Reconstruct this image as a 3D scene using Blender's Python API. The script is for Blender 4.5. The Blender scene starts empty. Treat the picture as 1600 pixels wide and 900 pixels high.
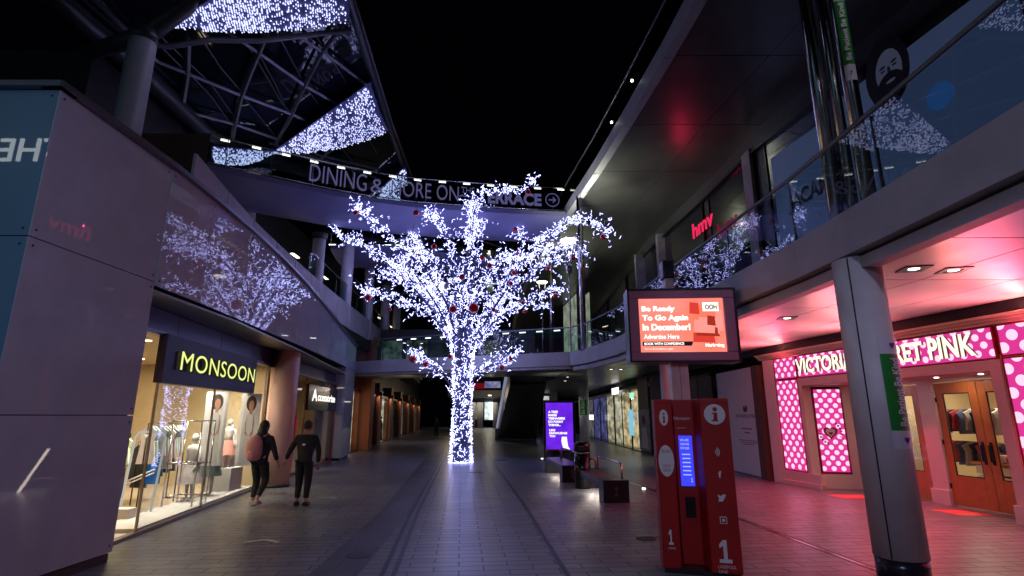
import bpy, math, random
from mathutils import Vector, Matrix
R = math.radians
random.seed(7)
V = Vector
scn = bpy.context.scene
col = scn.collection

# ------------------------------------------------------------------ camera, world, exposure
FOC, HOR, EYE = 840.0, 650.0, 1.85
PITCH = math.atan((HOR - 450) / FOC)
cam_d = bpy.data.cameras.new('camera'); cam = bpy.data.objects.new('camera', cam_d); col.objects.link(cam)
cam.location = (0, 0, EYE); cam.rotation_euler = (R(90) + PITCH, 0, 0)
cam_d.sensor_width = 36; cam_d.lens = FOC / 1600 * 36; cam_d.clip_start = 0.05; cam_d.clip_end = 600
scn.camera = cam
wd = bpy.data.worlds.new('World'); scn.world = wd; wd.use_nodes = True
bg = wd.node_tree.nodes['Background']
bg.inputs[0].default_value = (0.25, 0.2, 0.6, 1); bg.inputs[1].default_value = 0.0012
scn.view_settings.view_transform = 'Standard'; scn.view_settings.look = 'None'
scn.view_settings.exposure = 0; scn.view_settings.gamma = 1
scn.view_settings.use_curve_mapping = False
cy = scn.cycles
cy.use_denoising = True
cy.sample_clamp_indirect = 2.5; cy.sample_clamp_direct = 0
cy.max_bounces = 6; cy.transparent_max_bounces = 16; cy.glossy_bounces = 4; cy.diffuse_bounces = 3
cy.caustics_reflective = False; cy.caustics_refractive = False
cy.use_light_tree = True

# ------------------------------------------------------------------ measuring: a sight line of the survey camera
def ray(u, v):
    a = (u - 800) / FOC; b = (450 - v) / FOC
    return V((a, math.cos(PITCH) - math.sin(PITCH) * b, math.sin(PITCH) + math.cos(PITCH) * b))
E0 = V((0, 0, EYE))
def atZ(u, v, z):
    r = ray(u, v); return E0 + r * ((z - EYE) / r.z)
def atY(u, v, y):
    r = ray(u, v); return E0 + r * (y / r.y)
def onP(u, v, p0, p1):                 # vertical plane through two plan points
    r = ray(u, v); n = V((p1[1] - p0[1], p0[0] - p1[0], 0))
    t = n.dot(V((p0[0], p0[1], 0)) - E0) / n.dot(r); return E0 + r * t
def onPlane(u, v, p, n):
    r = ray(u, v); return E0 + r * (n.dot(p - E0) / n.dot(r))

# ------------------------------------------------------------------ materials
MATS = {}
def M(name, c=(.5, .5, .5), rough=.5, metal=0, coat=0, bump=0, bscale=20, var=0, vscale=3, emit=None, es=0, spec=.5, rvar=0):
    if name in MATS: return MATS[name]
    m = bpy.data.materials.new(name); m.use_nodes = True; nt = m.node_tree; b = nt.nodes['Principled BSDF']
    b.inputs['Base Color'].default_value = (*c, 1); b.inputs['Roughness'].default_value = rough
    b.inputs['Metallic'].default_value = metal; b.inputs['Coat Weight'].default_value = coat
    b.inputs['Coat Roughness'].default_value = .015; b.inputs['Specular IOR Level'].default_value = spec
    if emit: b.inputs['Emission Color'].default_value = (*emit, 1); b.inputs['Emission Strength'].default_value = es
    if bump or var or rvar:
        tc = nt.nodes.new('ShaderNodeTexCoord')
    if var or rvar:
        n = nt.nodes.new('ShaderNodeTexNoise'); n.inputs['Scale'].default_value = vscale; n.inputs['Detail'].default_value = 6
        n.inputs['Roughness'].default_value = .65
        nt.links.new(tc.outputs['Object'], n.inputs['Vector'])
        if var:
            mr = nt.nodes.new('ShaderNodeMapRange'); mr.inputs[1].default_value = .3; mr.inputs[2].default_value = .7
            mr.inputs[3].default_value = 1 - var; mr.inputs[4].default_value = 1 + var
            nt.links.new(n.outputs['Fac'], mr.inputs[0])
            mx = nt.nodes.new('ShaderNodeVectorMath'); mx.operation = 'SCALE'; mx.inputs[0].default_value = c
            nt.links.new(mr.outputs[0], mx.inputs['Scale']); nt.links.new(mx.outputs[0], b.inputs['Base Color'])
        if rvar:
            mr = nt.nodes.new('ShaderNodeMapRange'); mr.inputs[1].default_value = .35; mr.inputs[2].default_value = .7
            mr.inputs[3].default_value = rough; mr.inputs[4].default_value = rough + rvar
            nt.links.new(n.outputs['Fac'], mr.inputs[0]); nt.links.new(mr.outputs[0], b.inputs['Roughness'])
    if coat and var:
        mc = nt.nodes.new('ShaderNodeMapRange'); mc.inputs[1].default_value = .4; mc.inputs[2].default_value = .75
        mc.inputs[3].default_value = .008; mc.inputs[4].default_value = .028
        nt.links.new(n.outputs['Fac'], mc.inputs[0]); nt.links.new(mc.outputs[0], b.inputs['Coat Roughness'])
    if bump:
        n2 = nt.nodes.new('ShaderNodeTexNoise'); n2.inputs['Scale'].default_value = bscale; n2.inputs['Detail'].default_value = 4
        nt.links.new(tc.outputs['Object'], n2.inputs['Vector'])
        bp = nt.nodes.new('ShaderNodeBump'); bp.inputs['Strength'].default_value = bump; bp.inputs['Distance'].default_value = .01
        nt.links.new(n2.outputs['Fac'], bp.inputs['Height']); nt.links.new(bp.outputs[0], b.inputs['Normal'])
        if coat: nt.links.new(bp.outputs[0], b.inputs['Coat Normal'])
    MATS[name] = m; return m
def EM(name, c, s):
    if name in MATS: return MATS[name]
    m = bpy.data.materials.new(name); m.use_nodes = True; nt = m.node_tree
    nt.nodes.remove(nt.nodes['Principled BSDF'])
    e = nt.nodes.new('ShaderNodeEmission'); e.inputs[0].default_value = (*c, 1); e.inputs[1].default_value = s
    nt.links.new(e.outputs[0], nt.nodes['Material Output'].inputs[0]); MATS[name] = m; return m
def EMN(name, c1, c2, s, scale=3, stretch=(1, 1, 1)):      # a lit display whose picture varies
    if name in MATS: return MATS[name]
    m = EM(name, c1, s); nt = m.node_tree; e = [n for n in nt.nodes if n.type == 'EMISSION'][0]
    tc = nt.nodes.new('ShaderNodeTexCoord'); mp = nt.nodes.new('ShaderNodeMapping'); mp.inputs['Scale'].default_value = stretch
    n = nt.nodes.new('ShaderNodeTexNoise'); n.inputs['Scale'].default_value = scale; n.inputs['Detail'].default_value = 3
    cr = nt.nodes.new('ShaderNodeValToRGB'); cr.color_ramp.elements[0].position = .35; cr.color_ramp.elements[1].position = .65
    cr.color_ramp.elements[0].color = (*c1, 1); cr.color_ramp.elements[1].color = (*c2, 1)
    nt.links.new(tc.outputs['Object'], mp.inputs[0]); nt.links.new(mp.outputs[0], n.inputs['Vector'])
    nt.links.new(n.outputs['Fac'], cr.inputs[0]); nt.links.new(cr.outputs[0], e.inputs[0]); return m
def GLASS(name, tint=(.85, .95, .95), refl=1.45, rough=.01, graz=1.0):
    if name in MATS: return MATS[name]
    m = bpy.data.materials.new(name); m.use_nodes = True; nt = m.node_tree
    nt.nodes.remove(nt.nodes['Principled BSDF'])
    t = nt.nodes.new('ShaderNodeBsdfTransparent'); t.inputs[0].default_value = (*tint, 1)
    g = nt.nodes.new('ShaderNodeBsdfGlossy'); g.inputs['Roughness'].default_value = rough
    lw = nt.nodes.new('ShaderNodeLayerWeight'); lw.inputs['Blend'].default_value = .5; f0 = ((refl - 1) / (refl + 1)) ** 2 * 1.6
    pw_ = nt.nodes.new('ShaderNodeMath'); pw_.operation = 'POWER'; pw_.inputs[1].default_value = 4; nt.links.new(lw.outputs['Facing'], pw_.inputs[0])
    f = nt.nodes.new('ShaderNodeMath'); f.operation = 'MULTIPLY_ADD'; f.inputs[1].default_value = (1 - f0) * graz; f.inputs[2].default_value = f0; nt.links.new(pw_.outputs[0], f.inputs[0])
    mx = nt.nodes.new('ShaderNodeMixShader')
    nt.links.new(f.outputs[0], mx.inputs[0]); nt.links.new(t.outputs[0], mx.inputs[1]); nt.links.new(g.outputs[0], mx.inputs[2])
    nt.links.new(mx.outputs[0], nt.nodes['Material Output'].inputs[0]); MATS[name] = m; return m

m_panel = M('wall_panel', (.36, .41, .50), .6, coat=1.0, var=.10, vscale=1.6, bump=.06, bscale=.9)
m_panelb = M('wall_panel_blue', (.10, .22, .30), .35, coat=1.0, var=.06, vscale=1)
m_dark = M('dark_joint', (.015, .015, .02), .6)
m_capm = M('coping_metal', (.20, .20, .24), .35, metal=.8)
m_conc = M('fascia_panel', (.42, .41, .44), .5, var=.14, vscale=1.3, bump=.08, bscale=4)
m_bridge = M('bridge_paint', (.20, .19, .36), .5, var=.08, vscale=1.5, bump=.05)
m_soff = M('soffit_metal', (.23, .23, .22), .28, metal=.75, var=.10, vscale=1.5, rvar=.12)
m_sofw = M('soffit_pale', (.62, .58, .54), .30, metal=.25, var=.07, vscale=1.2, rvar=.1)
m_white = M('white_paint', (.72, .70, .68), .5, var=.04)
m_col = M('column_paint', (.66, .63, .66), .45, var=.12, vscale=1.6, bump=.08, bscale=3)
m_steel = M('stainless', (.62, .60, .58), .16, metal=1, rvar=.1, vscale=6)
m_black = M('black_metal', (.02, .02, .022), .3, metal=.3)
m_charc = M('charcoal', (.03, .03, .035), .5, var=.2)
m_brown = M('brown_stone', (.10, .05, .035), .6, var=.2, bump=.1)
m_orange = M('terracotta', (.42, .10, .03), .5, var=.12, vscale=4)
m_wood = M('door_wood', (.50, .17, .03), .35, coat=.4, var=.15, vscale=5)
m_wallw = M('shop_wall', (.62, .50, .32), .6, var=.06)
m_floorw = M('shop_floor', (.42, .34, .24), .25, var=.08)
m_glass = GLASS('shop_glass', (.95, .97, .96), 1.25)
m_farglass = GLASS('far_glass', (.95, .97, .96), 1.25, .02, .22)
m_railcap = M('rail_cap', (.16, .20, .22), .45, metal=.4)
m_rail = GLASS('rail_glass', (.62, .80, .84), 1.65)
m_cang = M('canopy_glass', (.010, .018, .028), .06, coat=.5)
m_truss = M('canopy_steel', (.30, .29, .34), .4, metal=.4)
m_trussd = M('canopy_tube', (.09, .09, .10), .4, metal=.3)
m_led = EM('led_white', (.42, .44, 1.0), 8.2)
m_ledn = EM('led_net', (.58, .62, 1.0), 1.9)
m_lamp = EM('lamp_white', (1, .97, .86), 5)
m_lampw = EM('lamp_warm', (1, .80, .55), 5)
m_text = EM('letter_glow', (.34, .32, .80), .24)
m_red = M('kiosk_red', (.40, .007, .006), .48, var=.12, vscale=2.5, rvar=.1)
m_whitevinyl = M('white_vinyl', (.8, .78, .78), .4)
m_black2 = M('gloss_black', (.01, .01, .012), .15)

# ------------------------------------------------------------------ mesh collecting and objects
def wm(o):
    m = o.matrix_basis.copy()
    while o.parent: o = o.parent; m = o.matrix_basis @ m
    return m
class MB:
    def __init__(s): s.v = []; s.f = []; s.mi = []; s.sm = []
    def face(s, pts, mi=0, sm=False):
        b = len(s.v); s.v += [V(p) for p in pts]; s.f.append(list(range(b, b + len(pts)))); s.mi.append(mi); s.sm.append(sm)
    def box(s, a, b, mi=0, mat=None):
        x0, y0, z0 = a; x1, y1, z1 = b
        p = [V(q) for q in ((x0,y0,z0),(x1,y0,z0),(x1,y1,z0),(x0,y1,z0),(x0,y0,z1),(x1,y0,z1),(x1,y1,z1),(x0,y1,z1))]
        if mat: p = [mat @ q for q in p]
        k = len(s.v); s.v += p
        for f in ((3,2,1,0),(4,5,6,7),(0,1,5,4),(1,2,6,5),(2,3,7,6),(3,0,4,7)):
            s.f.append([k + i for i in f]); s.mi.append(mi); s.sm.append(False)
    def fbox(s, F, a0, b0, c0, a1, b1, c1, mi=0):        # box in a frame
        k = len(s.v)
        for c in (c0, c1):
            for (a, b) in ((a0, b0), (a1, b0), (a1, b1), (a0, b1)): s.v.append(F.p(a, b, c))
        for f in ((3,2,1,0),(4,5,6,7),(0,1,5,4),(1,2,6,5),(2,3,7,6),(3,0,4,7)):
            s.f.append([k + i for i in f]); s.mi.append(mi); s.sm.append(False)
    def tube(s, pts, r, n=10, cap=True, mi=0, sm=True):
        pts = [V(p) for p in pts]; rs = r if isinstance(r, (list, tuple)) else [r] * len(pts)
        k = len(s.v); prev = None
        for i, p in enumerate(pts):
            d = (pts[min(i + 1, len(pts) - 1)] - pts[max(i - 1, 0)]).normalized()
            if prev is None:
                a = d.cross(V((0, 0, 1)));
                if a.length < .05: a = V((1, 0, 0))
                a.normalize()
            else:
                a = (prev - d * prev.dot(d)).normalized()
            prev = a; b = d.cross(a)
            for j in range(n):
                t = 2 * math.pi * j / n; s.v.append(p + (a * math.cos(t) + b * math.sin(t)) * rs[i])
        for i in range(len(pts) - 1):
            for j in range(n):
                j2 = (j + 1) % n
                s.f.append([k + i*n + j, k + i*n + j2, k + (i+1)*n + j2, k + (i+1)*n + j]); s.mi.append(mi); s.sm.append(sm)
        if cap:
            s.f.append([k + j for j in range(n)][::-1]); s.mi.append(mi); s.sm.append(False)
            e = k + (len(pts) - 1) * n; s.f.append([e + j for j in range(n)]); s.mi.append(mi); s.sm.append(False)
    def prism(s, poly, z0, z1, mi=0):
        n = len(poly); k = len(s.v)
        s.v += [V((p[0], p[1], z0)) for p in poly] + [V((p[0], p[1], z1)) for p in poly]
        s.f.append(list(range(k, k + n))[::-1]); s.mi.append(mi); s.sm.append(False)
        s.f.append(list(range(k + n, k + 2 * n))); s.mi.append(mi); s.sm.append(False)
        for i in range(n):
            j = (i + 1) % n; s.f.append([k + i, k + j, k + n + j, k + n + i]); s.mi.append(mi); s.sm.append(False)
    def fpoly(s, F, pts, c0, c1, mi=0):                  # outline in a frame, with thickness
        n = len(pts); k = len(s.v)
        s.v += [F.p(a, b, c0) for a, b in pts] + [F.p(a, b, c1) for a, b in pts]
        s.f.append(list(range(k, k + n))[::-1]); s.mi.append(mi); s.sm.append(False)
        s.f.append(list(range(k + n, k + 2 * n))); s.mi.append(mi); s.sm.append(False)
        for i in range(n):
            j = (i + 1) % n; s.f.append([k + i, k + j, k + n + j, k + n + i]); s.mi.append(mi); s.sm.append(False)
    def ball(s, c, r, nu=14, nv=9, sq=(1, 1, 1), mi=0, mat=None):
        c = V(c); k = len(s.v)
        for i in range(nv + 1):
            ph = math.pi * i / nv
            for j in range(nu):
                t = 2 * math.pi * j / nu
                q = V((r*sq[0]*math.sin(ph)*math.cos(t), r*sq[1]*math.sin(ph)*math.sin(t), r*sq[2]*math.cos(ph)))
                s.v.append(c + (mat @ q if mat else q))
        for i in range(nv):
            for j in range(nu):
                j2 = (j + 1) % nu
                s.f.append([k+i*nu+j, k+(i+1)*nu+j, k+(i+1)*nu+j2, k+i*nu+j2]); s.mi.append(mi); s.sm.append(True)
    def bulb(s, c, d, w):                                 # a small lit sleeve along d
        a = d.cross(V((.3, .5, .8))).normalized() * w; b = d.normalized().cross(a)
        k = len(s.v)
        for e in (-.5, .5):
            for t in (0, 2.094, 4.189): s.v.append(c + d * e + a * math.cos(t) + b * math.sin(t))
        for j in range(3):
            j2 = (j + 1) % 3; s.f.append([k+j, k+j2, k+3+j2, k+3+j]); s.mi.append(0); s.sm.append(False)
    def build(s, name, mats, parent=None, bevel=0):
        mats = mats if isinstance(mats, (list, tuple)) else [mats]
        me = bpy.data.meshes.new(name)
        if parent is not None: inv = wm(parent).inverted(); org = V((0, 0, 0))
        else:
            xs = [p.x for p in s.v]; ys = [p.y for p in s.v]
            org = V(((min(xs)+max(xs))/2, (min(ys)+max(ys))/2, min(p.z for p in s.v))); inv = Matrix.Translation(-org)
        me.from_pydata([inv @ p for p in s.v], [], s.f); me.update()
        for m in mats: me.materials.append(m)
        for i, p in enumerate(me.polygons): p.material_index = s.mi[i]; p.use_smooth = s.sm[i]
        o = bpy.data.objects.new(name, me); col.objects.link(o)
        if parent is not None: o.parent = parent
        else: o.location = org
        if bevel:
            b = o.modifiers.new('bevel', 'BEVEL'); b.width = bevel; b.segments = 2; b.limit_method = 'ANGLE'
        return o
class Frame:
    def __init__(s, o, right, up=(0, 0, 1)):
        s.o = V(o); s.r = V(right).normalized(); s.u = V(up).normalized(); s.n = s.r.cross(s.u).normalized()
    def p(s, a, b, c=0): return s.o + s.r * a + s.u * b + s.n * c
    def q(s, u, v):                                       # where a sight line meets the frame's plane
        w = onPlane(u, v, s.o, s.n) - s.o; return w.dot(s.r), w.dot(s.u)
def wallframe(p0, p1): return Frame((p0[0], p0[1], 0), (p1[0] - p0[0], p1[1] - p0[1], 0))
def tag(o, label, cat, group=None, kind=None):
    o['label'] = label; o['category'] = cat
    if group: o['group'] = group
    if kind: o['kind'] = kind
    return o
def thing(name, label, cat, loc=(0, 0, 0), rz=0, group=None):
    o = bpy.data.objects.new(name, None); col.objects.link(o); o.location = loc; o.rotation_euler = (0, 0, rz)
    o.empty_display_size = .2
    o.matrix_basis = Matrix.Translation(V(loc)) @ Matrix.Rotation(rz, 4, 'Z')
    return tag(o, label, cat, group)
def struct(o): o['kind'] = 'structure'; return o
def dup(o, parent=None):
    c = o.copy(); col.objects.link(c); c.parent = parent
    for ch in [x for x in list(col.objects) if x.parent == o]: dup(ch, c)
    return c
def textmesh(body, bold=0, extrude=0, spacing=1.0):
    cu = bpy.data.curves.new('txt', 'FONT'); cu.body = body; cu.offset = bold; cu.extrude = 0; cu.size = 1
    cu.resolution_u = 4; cu.space_character = spacing
    o = bpy.data.objects.new('txt', cu); col.objects.link(o)
    bpy.context.view_layer.update()
    me = bpy.data.meshes.new_from_object(o.evaluated_get(bpy.context.evaluated_depsgraph_get()))
    vs = [v.co.copy() for v in me.vertices]; fs = [list(p.vertices) for p in me.polygons]
    ek = {}
    for p in me.polygons:
        for e in p.edge_keys: ek[e] = ek.get(e, 0) + 1
    bd = [e for e, c in ek.items() if c == 1]
    # oriented boundary
    ori = []
    for p in me.polygons:
        vv = list(p.vertices)
        for i in range(len(vv)):
            a, b = vv[i], vv[(i + 1) % len(vv)]
            if ek[tuple(sorted((a, b)))] == 1: ori.append((a, b))
    col.objects.unlink(o); bpy.data.objects.remove(o); bpy.data.curves.remove(cu); bpy.data.meshes.remove(me)
    return vs, fs, ori
def addtext(mb, F, body, a0, b0, w, h, c0=.004, depth=0, bold=0, shear=0, spacing=1.0, mi=0, side=0):
    vs, fs, ori = textmesh(body, bold, spacing=spacing)
    x0 = min(v.x for v in vs); x1 = max(v.x for v in vs); y0 = min(v.y for v in vs); y1 = max(v.y for v in vs)
    def T(v, c):
        y = (v.y - y0) / (y1 - y0); x = (v.x - x0) / (x1 - x0)
        return F.p(a0 + x * w + y * shear * h, b0 + y * h, c)
    k = len(mb.v); mb.v += [T(v, c0 + depth) for v in vs]
    for f in fs: mb.f.append([k + i for i in f]); mb.mi.append(mi); mb.sm.append(False)
    if depth:
        k2 = len(mb.v); mb.v += [T(v, c0) for v in vs]
        for a, b in ori: mb.f.append([k2 + a, k2 + b, k + b, k + a]); mb.mi.append(side); mb.sm.append(False)
def text(parent, name, F, body, a0, b0, w, h, mat, **kw):
    mb = MB(); addtext(mb, F, body, a0, b0, w, h, **kw); return mb.build(name, mat, parent)
def lamp(name, kind, loc, power, color, parent=None, size=.2, size_y=None, aim=None, spot=None, spread=None):
    l = bpy.data.lights.new(name, kind); l.energy = power; l.color = color
    if kind == 'AREA':
        l.size = size
        if size_y: l.shape = 'RECTANGLE'; l.size_y = size_y
        if spread: l.spread = spread
    elif kind == 'SPOT': l.shadow_soft_size = size; l.spot_size = spot or R(100); l.spot_blend = .8
    else: l.shadow_soft_size = size
    o = bpy.data.objects.new(name, l); col.objects.link(o)
    d = V(aim) if aim else V((0, 0, -1))
    o.location = loc; o.rotation_euler = d.to_track_quat('-Z', 'Y').to_euler()
    o['kind'] = 'structure'
    if parent is not None:
        o.location = wm(parent).inverted() @ V(loc); o.parent = parent
    return o

ORD = ['first', 'second', 'third', 'fourth', 'fifth', 'sixth', 'seventh', 'eighth', 'ninth', 'tenth', 'eleventh']
def one(mb, F, x, z, w, h, c0=.001, c1=.004):                # a slab-footed figure one
    mb.fpoly(F, [(x, z), (x + w, z), (x + w, z + h*.16), (x + w*.66, z + h*.16), (x + w*.66, z + h), (x + w*.36, z + h), (x + w*.05, z + h*.80), (x + w*.05, z + h*.64), (x + w*.36, z + h*.74), (x + w*.36, z + h*.16), (x, z + h*.16)], c0, c1)
def letter_i(mb, F, x, z, w, h, c0=.004, c1=.007):
    s = w * .12
    mb.fpoly(F, [(x, z), (x + w, z), (x + w, z + h*.10), (x + w*.78 + s, z + h*.10), (x + w*.82 + s, z + h*.62), (x + s, z + h*.62), (x + s, z + h*.52), (x + w*.30 + s, z + h*.52), (x + w*.25, z + h*.10), (x, z + h*.10)], c0, c1)
    mb.fpoly(F, [(x + w*.62 + w*.36*math.cos(k*.5236), z + h*.86 + w*.36*math.sin(k*.5236)) for k in range(12)], c0, c1)
# ================================================================== SETTING
# ground -----------------------------------------------------------
def paving(name, c, rough, bw=.9, bh=.3, dark=.45):
    m = bpy.data.materials.new(name); m.use_nodes = True; nt = m.node_tree; b = nt.nodes['Principled BSDF']
    tc = nt.nodes.new('ShaderNodeTexCoord'); mp = nt.nodes.new('ShaderNodeMapping'); mp.inputs['Rotation'].default_value = (0, 0, R(-5.2))
    br = nt.nodes.new('ShaderNodeTexBrick'); br.inputs['Scale'].default_value = 1; br.inputs['Brick Width'].default_value = bw
    br.inputs['Row Height'].default_value = bh; br.inputs['Mortar Size'].default_value = .012; br.inputs['Mortar Smooth'].default_value = .3
    br.inputs['Color1'].default_value = (*[x * 1.14 for x in c], 1); br.inputs['Color2'].default_value = (*[x * .84 for x in c], 1)
    br.inputs['Mortar'].default_value = (*[x * dark for x in c], 1); br.inputs['Bias'].default_value = 0
    n = nt.nodes.new('ShaderNodeTexNoise'); n.inputs['Scale'].default_value = .9; n.inputs['Detail'].default_value = 8; n.inputs['Roughness'].default_value = .7
    n2 = nt.nodes.new('ShaderNodeTexNoise'); n2.inputs['Scale'].default_value = 30; n2.inputs['Detail'].default_value = 4
    mr = nt.nodes.new('ShaderNodeMapRange'); mr.inputs[1].default_value = .3; mr.inputs[2].default_value = .7; mr.inputs[3].default_value = .82; mr.inputs[4].default_value = 1.16
    vm = nt.nodes.new('ShaderNodeVectorMath'); vm.operation = 'SCALE'
    nt.links.new(tc.outputs['Object'], mp.inputs[0]); nt.links.new(mp.outputs[0], br.inputs[0])
    nt.links.new(tc.outputs['Object'], n.inputs[0]); nt.links.new(tc.outputs['Object'], n2.inputs[0])
    nt.links.new(n.outputs[0], mr.inputs[0]); nt.links.new(br.outputs[0], vm.inputs[0]); nt.links.new(mr.outputs[0], vm.inputs['Scale'])
    vo = nt.nodes.new('ShaderNodeTexVoronoi'); vo.inputs['Scale'].default_value = 1.7; vo.inputs['Randomness'].default_value = 1; nt.links.new(tc.outputs['Object'], vo.inputs[0])
    mg = nt.nodes.new('ShaderNodeMapRange'); mg.inputs[1].default_value = .035; mg.inputs[2].default_value = .06; mg.inputs[3].default_value = .55; mg.inputs[4].default_value = 1; nt.links.new(vo.outputs['Distance'], mg.inputs[0])
    n3 = nt.nodes.new('ShaderNodeTexNoise'); n3.inputs['Scale'].default_value = .35; n3.inputs['Detail'].default_value = 9; n3.inputs['Roughness'].default_value = .8; nt.links.new(tc.outputs['Object'], n3.inputs[0])
    m3 = nt.nodes.new('ShaderNodeMapRange'); m3.inputs[1].default_value = .52; m3.inputs[2].default_value = .62; m3.inputs[3].default_value = 1; m3.inputs[4].default_value = .72; nt.links.new(n3.outputs[0], m3.inputs[0])
    mm = nt.nodes.new('ShaderNodeMath'); mm.operation = 'MULTIPLY'; nt.links.new(mg.outputs[0], mm.inputs[0]); nt.links.new(m3.outputs[0], mm.inputs[1])
    v2 = nt.nodes.new('ShaderNodeVectorMath'); v2.operation = 'SCALE'; nt.links.new(vm.outputs[0], v2.inputs[0]); nt.links.new(mm.outputs[0], v2.inputs['Scale'])
    nt.links.new(v2.outputs[0], b.inputs['Base Color'])
    mr2 = nt.nodes.new('ShaderNodeMapRange'); mr2.inputs[1].default_value = .3; mr2.inputs[2].default_value = .7; mr2.inputs[3].default_value = rough - .02; mr2.inputs[4].default_value = rough + .05
    nt.links.new(n.outputs[0], mr2.inputs[0]); sp_ = nt.nodes.new('ShaderNodeSeparateColor'); nt.links.new(br.outputs[0], sp_.inputs[0]); rr_ = nt.nodes.new('ShaderNodeMath'); rr_.operation = 'MULTIPLY_ADD'; rr_.inputs[1].default_value = -.55; nt.links.new(sp_.outputs[0], rr_.inputs[0]); ad_ = nt.nodes.new('ShaderNodeMath'); ad_.inputs[1].default_value = .11; nt.links.new(mr2.outputs[0], ad_.inputs[0]); nt.links.new(ad_.outputs[0], rr_.inputs[2]); nt.links.new(rr_.outputs[0], b.inputs['Roughness'])
    ad = nt.nodes.new('ShaderNodeMath'); ad.operation = 'MULTIPLY_ADD'; ad.inputs[1].default_value = .25
    iv = nt.nodes.new('ShaderNodeMath'); iv.operation = 'SUBTRACT'; iv.inputs[0].default_value = 1
    nt.links.new(br.outputs['Fac'], iv.inputs[1]); nt.links.new(n2.outputs[0], ad.inputs[0]); nt.links.new(iv.outputs[0], ad.inputs[2])
    bp = nt.nodes.new('ShaderNodeBump'); bp.inputs['Strength'].default_value = .6; bp.inputs['Distance'].default_value = .006
    nt.links.new(ad.outputs[0], bp.inputs['Height']); nt.links.new(bp.outputs[0], b.inputs['Normal'])
    return m
m_pave = paving('paving_stone', (.18, .185, .21), .30, .62, .21, .22)
m_band = paving('paving_band', (.07, .07, .09), .32, .6, .6)
mb = MB(); mb.face([(-120, -40, 0), (120, -40, 0), (120, 300, 0), (-120, 300, 0)]); struct(mb.build('ground', m_pave))
mb = MB()                                                # darker strip of paving along the left channel
mb.face([(-2.2, 2, .004), (-1.62, 2, .004), (-2.03, 11.4, .004), (-3.3, 25.7, .004), (-5.2, 47, .004), (-5.9, 47, .004), (-3.95, 25.7, .004), (-2.62, 11.4, .004)])
struct(mb.build('paving_strip', m_band))
def strip(pts, w, z0, z1, m, name):
    mb = MB(); n = len(pts); 
    for i in range(n - 1):
        a = V((*pts[i], 0)); b = V((*pts[i + 1], 0)); d = (b - a).normalized(); s = V((-d.y, d.x, 0)) * w / 2
        mb.face([a - s + V((0, 0, z1)), b - s + V((0, 0, z1)), b + s + V((0, 0, z1)), a + s + V((0, 0, z1))])
    return mb.build(name, m)
m_drain = M('drain_slot', (.02, .02, .022), .35, metal=.6)
for pts in ([(-1.30, 2), (-1.56, 7.1), (-2.0, 11.4), (-3.2, 25.7), (-5.4, 47)], [(-1.16, 2), (-1.42, 7.1), (-1.86, 11.4), (-3.06, 25.7), (-5.26, 47)],
            [(1.1, 2), (.66, 7.1), (.27, 12.2), (-.61, 21.5), (-2.6, 44)]):
    struct(strip(pts, .06, 0, .008, m_drain, 'drain_channel'))
struct(strip([(4.9, 2), (4.5, 7.1), (4.16, 10.7), (3.64, 14.1), (3.2, 17.7), (2.9, 24), (2.2, 40)], .05, 0, .008, m_steel, 'drain_channel'))
struct(strip([(4.96, 2), (4.56, 7.1), (4.22, 10.7), (3.70, 14.1), (3.26, 17.7), (2.96, 24), (2.26, 40)], .05, 0, .007, m_drain, 'drain_channel'))

# plan lines -------------------------------------------------------
def lerpY(pts):
    def f(y):
        for (x0, y0), (x1, y1) in zip(pts, pts[1:]):
            if y <= y1: t = (y - y0) / (y1 - y0); return x0 + (x1 - x0) * t
        return pts[-1][0]
    return f
WL = [(-5.26, 5.56), (-5.20, 6.6), (-5.22, 8.2), (-5.38, 10.4), (-5.64, 12.8), (-5.96, 15.2), (-6.34, 17.8), (-6.80, 20.6), (-7.25, 23.6), (-7.70, 26.6)]
wx = lerpY(WL)
ED = [(4.42, -8), (4.42, 6), (4.40, 8), (4.25, 10.2), (3.95, 14.5), (3.60, 18.8), (3.0, 21.6), (2.45, 22.8)]
ex = lerpY(ED + [(2.0, 30), (1.0, 38), (.6, 60)])
RL = [(10.5, -8), (9.5, 6.5), (8.87, 9.9), (7.64, 16.5), (7.55, 19.4), (6.85, 28), (6.9, 60)]
rx = lerpY(RL)

# left shop block: glossy panel wall -------------------------------
shop = thing('shop_building', 'curved shop block clad in glossy purple-grey panels on the left, reflecting the lit tree', 'building', (-7, 14, 0))
def panel(pts, z0, z1, m, parent, t=.03, g=.006):
    mb = MB(); (x0, y0), (x1, y1) = pts; F = wallframe((x0, y0), (x1, y1)); L = math.hypot(x1 - x0, y1 - y0)
    z0b, z1b = (z0 if isinstance(z0, tuple) else (z0, z0)), (z1 if isinstance(z1, tuple) else (z1, z1))
    mb.fpoly(F, [(g, z0b[0] + g), (L - g, z0b[1] + g), (L - g, z1b[1] - g), (g, z1b[0] - g)], -t, 0)
    
    for (a, b) in ((.07, z0b[0] + .09), (.07, z1b[0] - .09), (L - .07, z0b[1] + .09), (L - .07, z1b[1] - .09)): mb.tube([F.p(a, b, .0), F.p(a, b, .006)], .013, 8, mi=1)
    o = mb.build('wall_panel', [m, m_dark], parent); return o
HT = lambda y: 5.62 if y < 14 else 5.62 - (y - 14) / 12.6 * .38
for (z0, z1) in ((.12, 1.86), (1.86, 3.76), (3.76, 5.56)):                  # solid end, three rows
    panel([(-5.26, 5.56), (-5.23, 7.64)], z0, z1, m_panel, shop)
    panel([(-10.2, 5.56), (-7.75, 5.56)], z0, z1, m_panelb, shop); panel([(-7.75, 5.56), (-5.27, 5.56)], z0, z1, m_panelb, shop)
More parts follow.
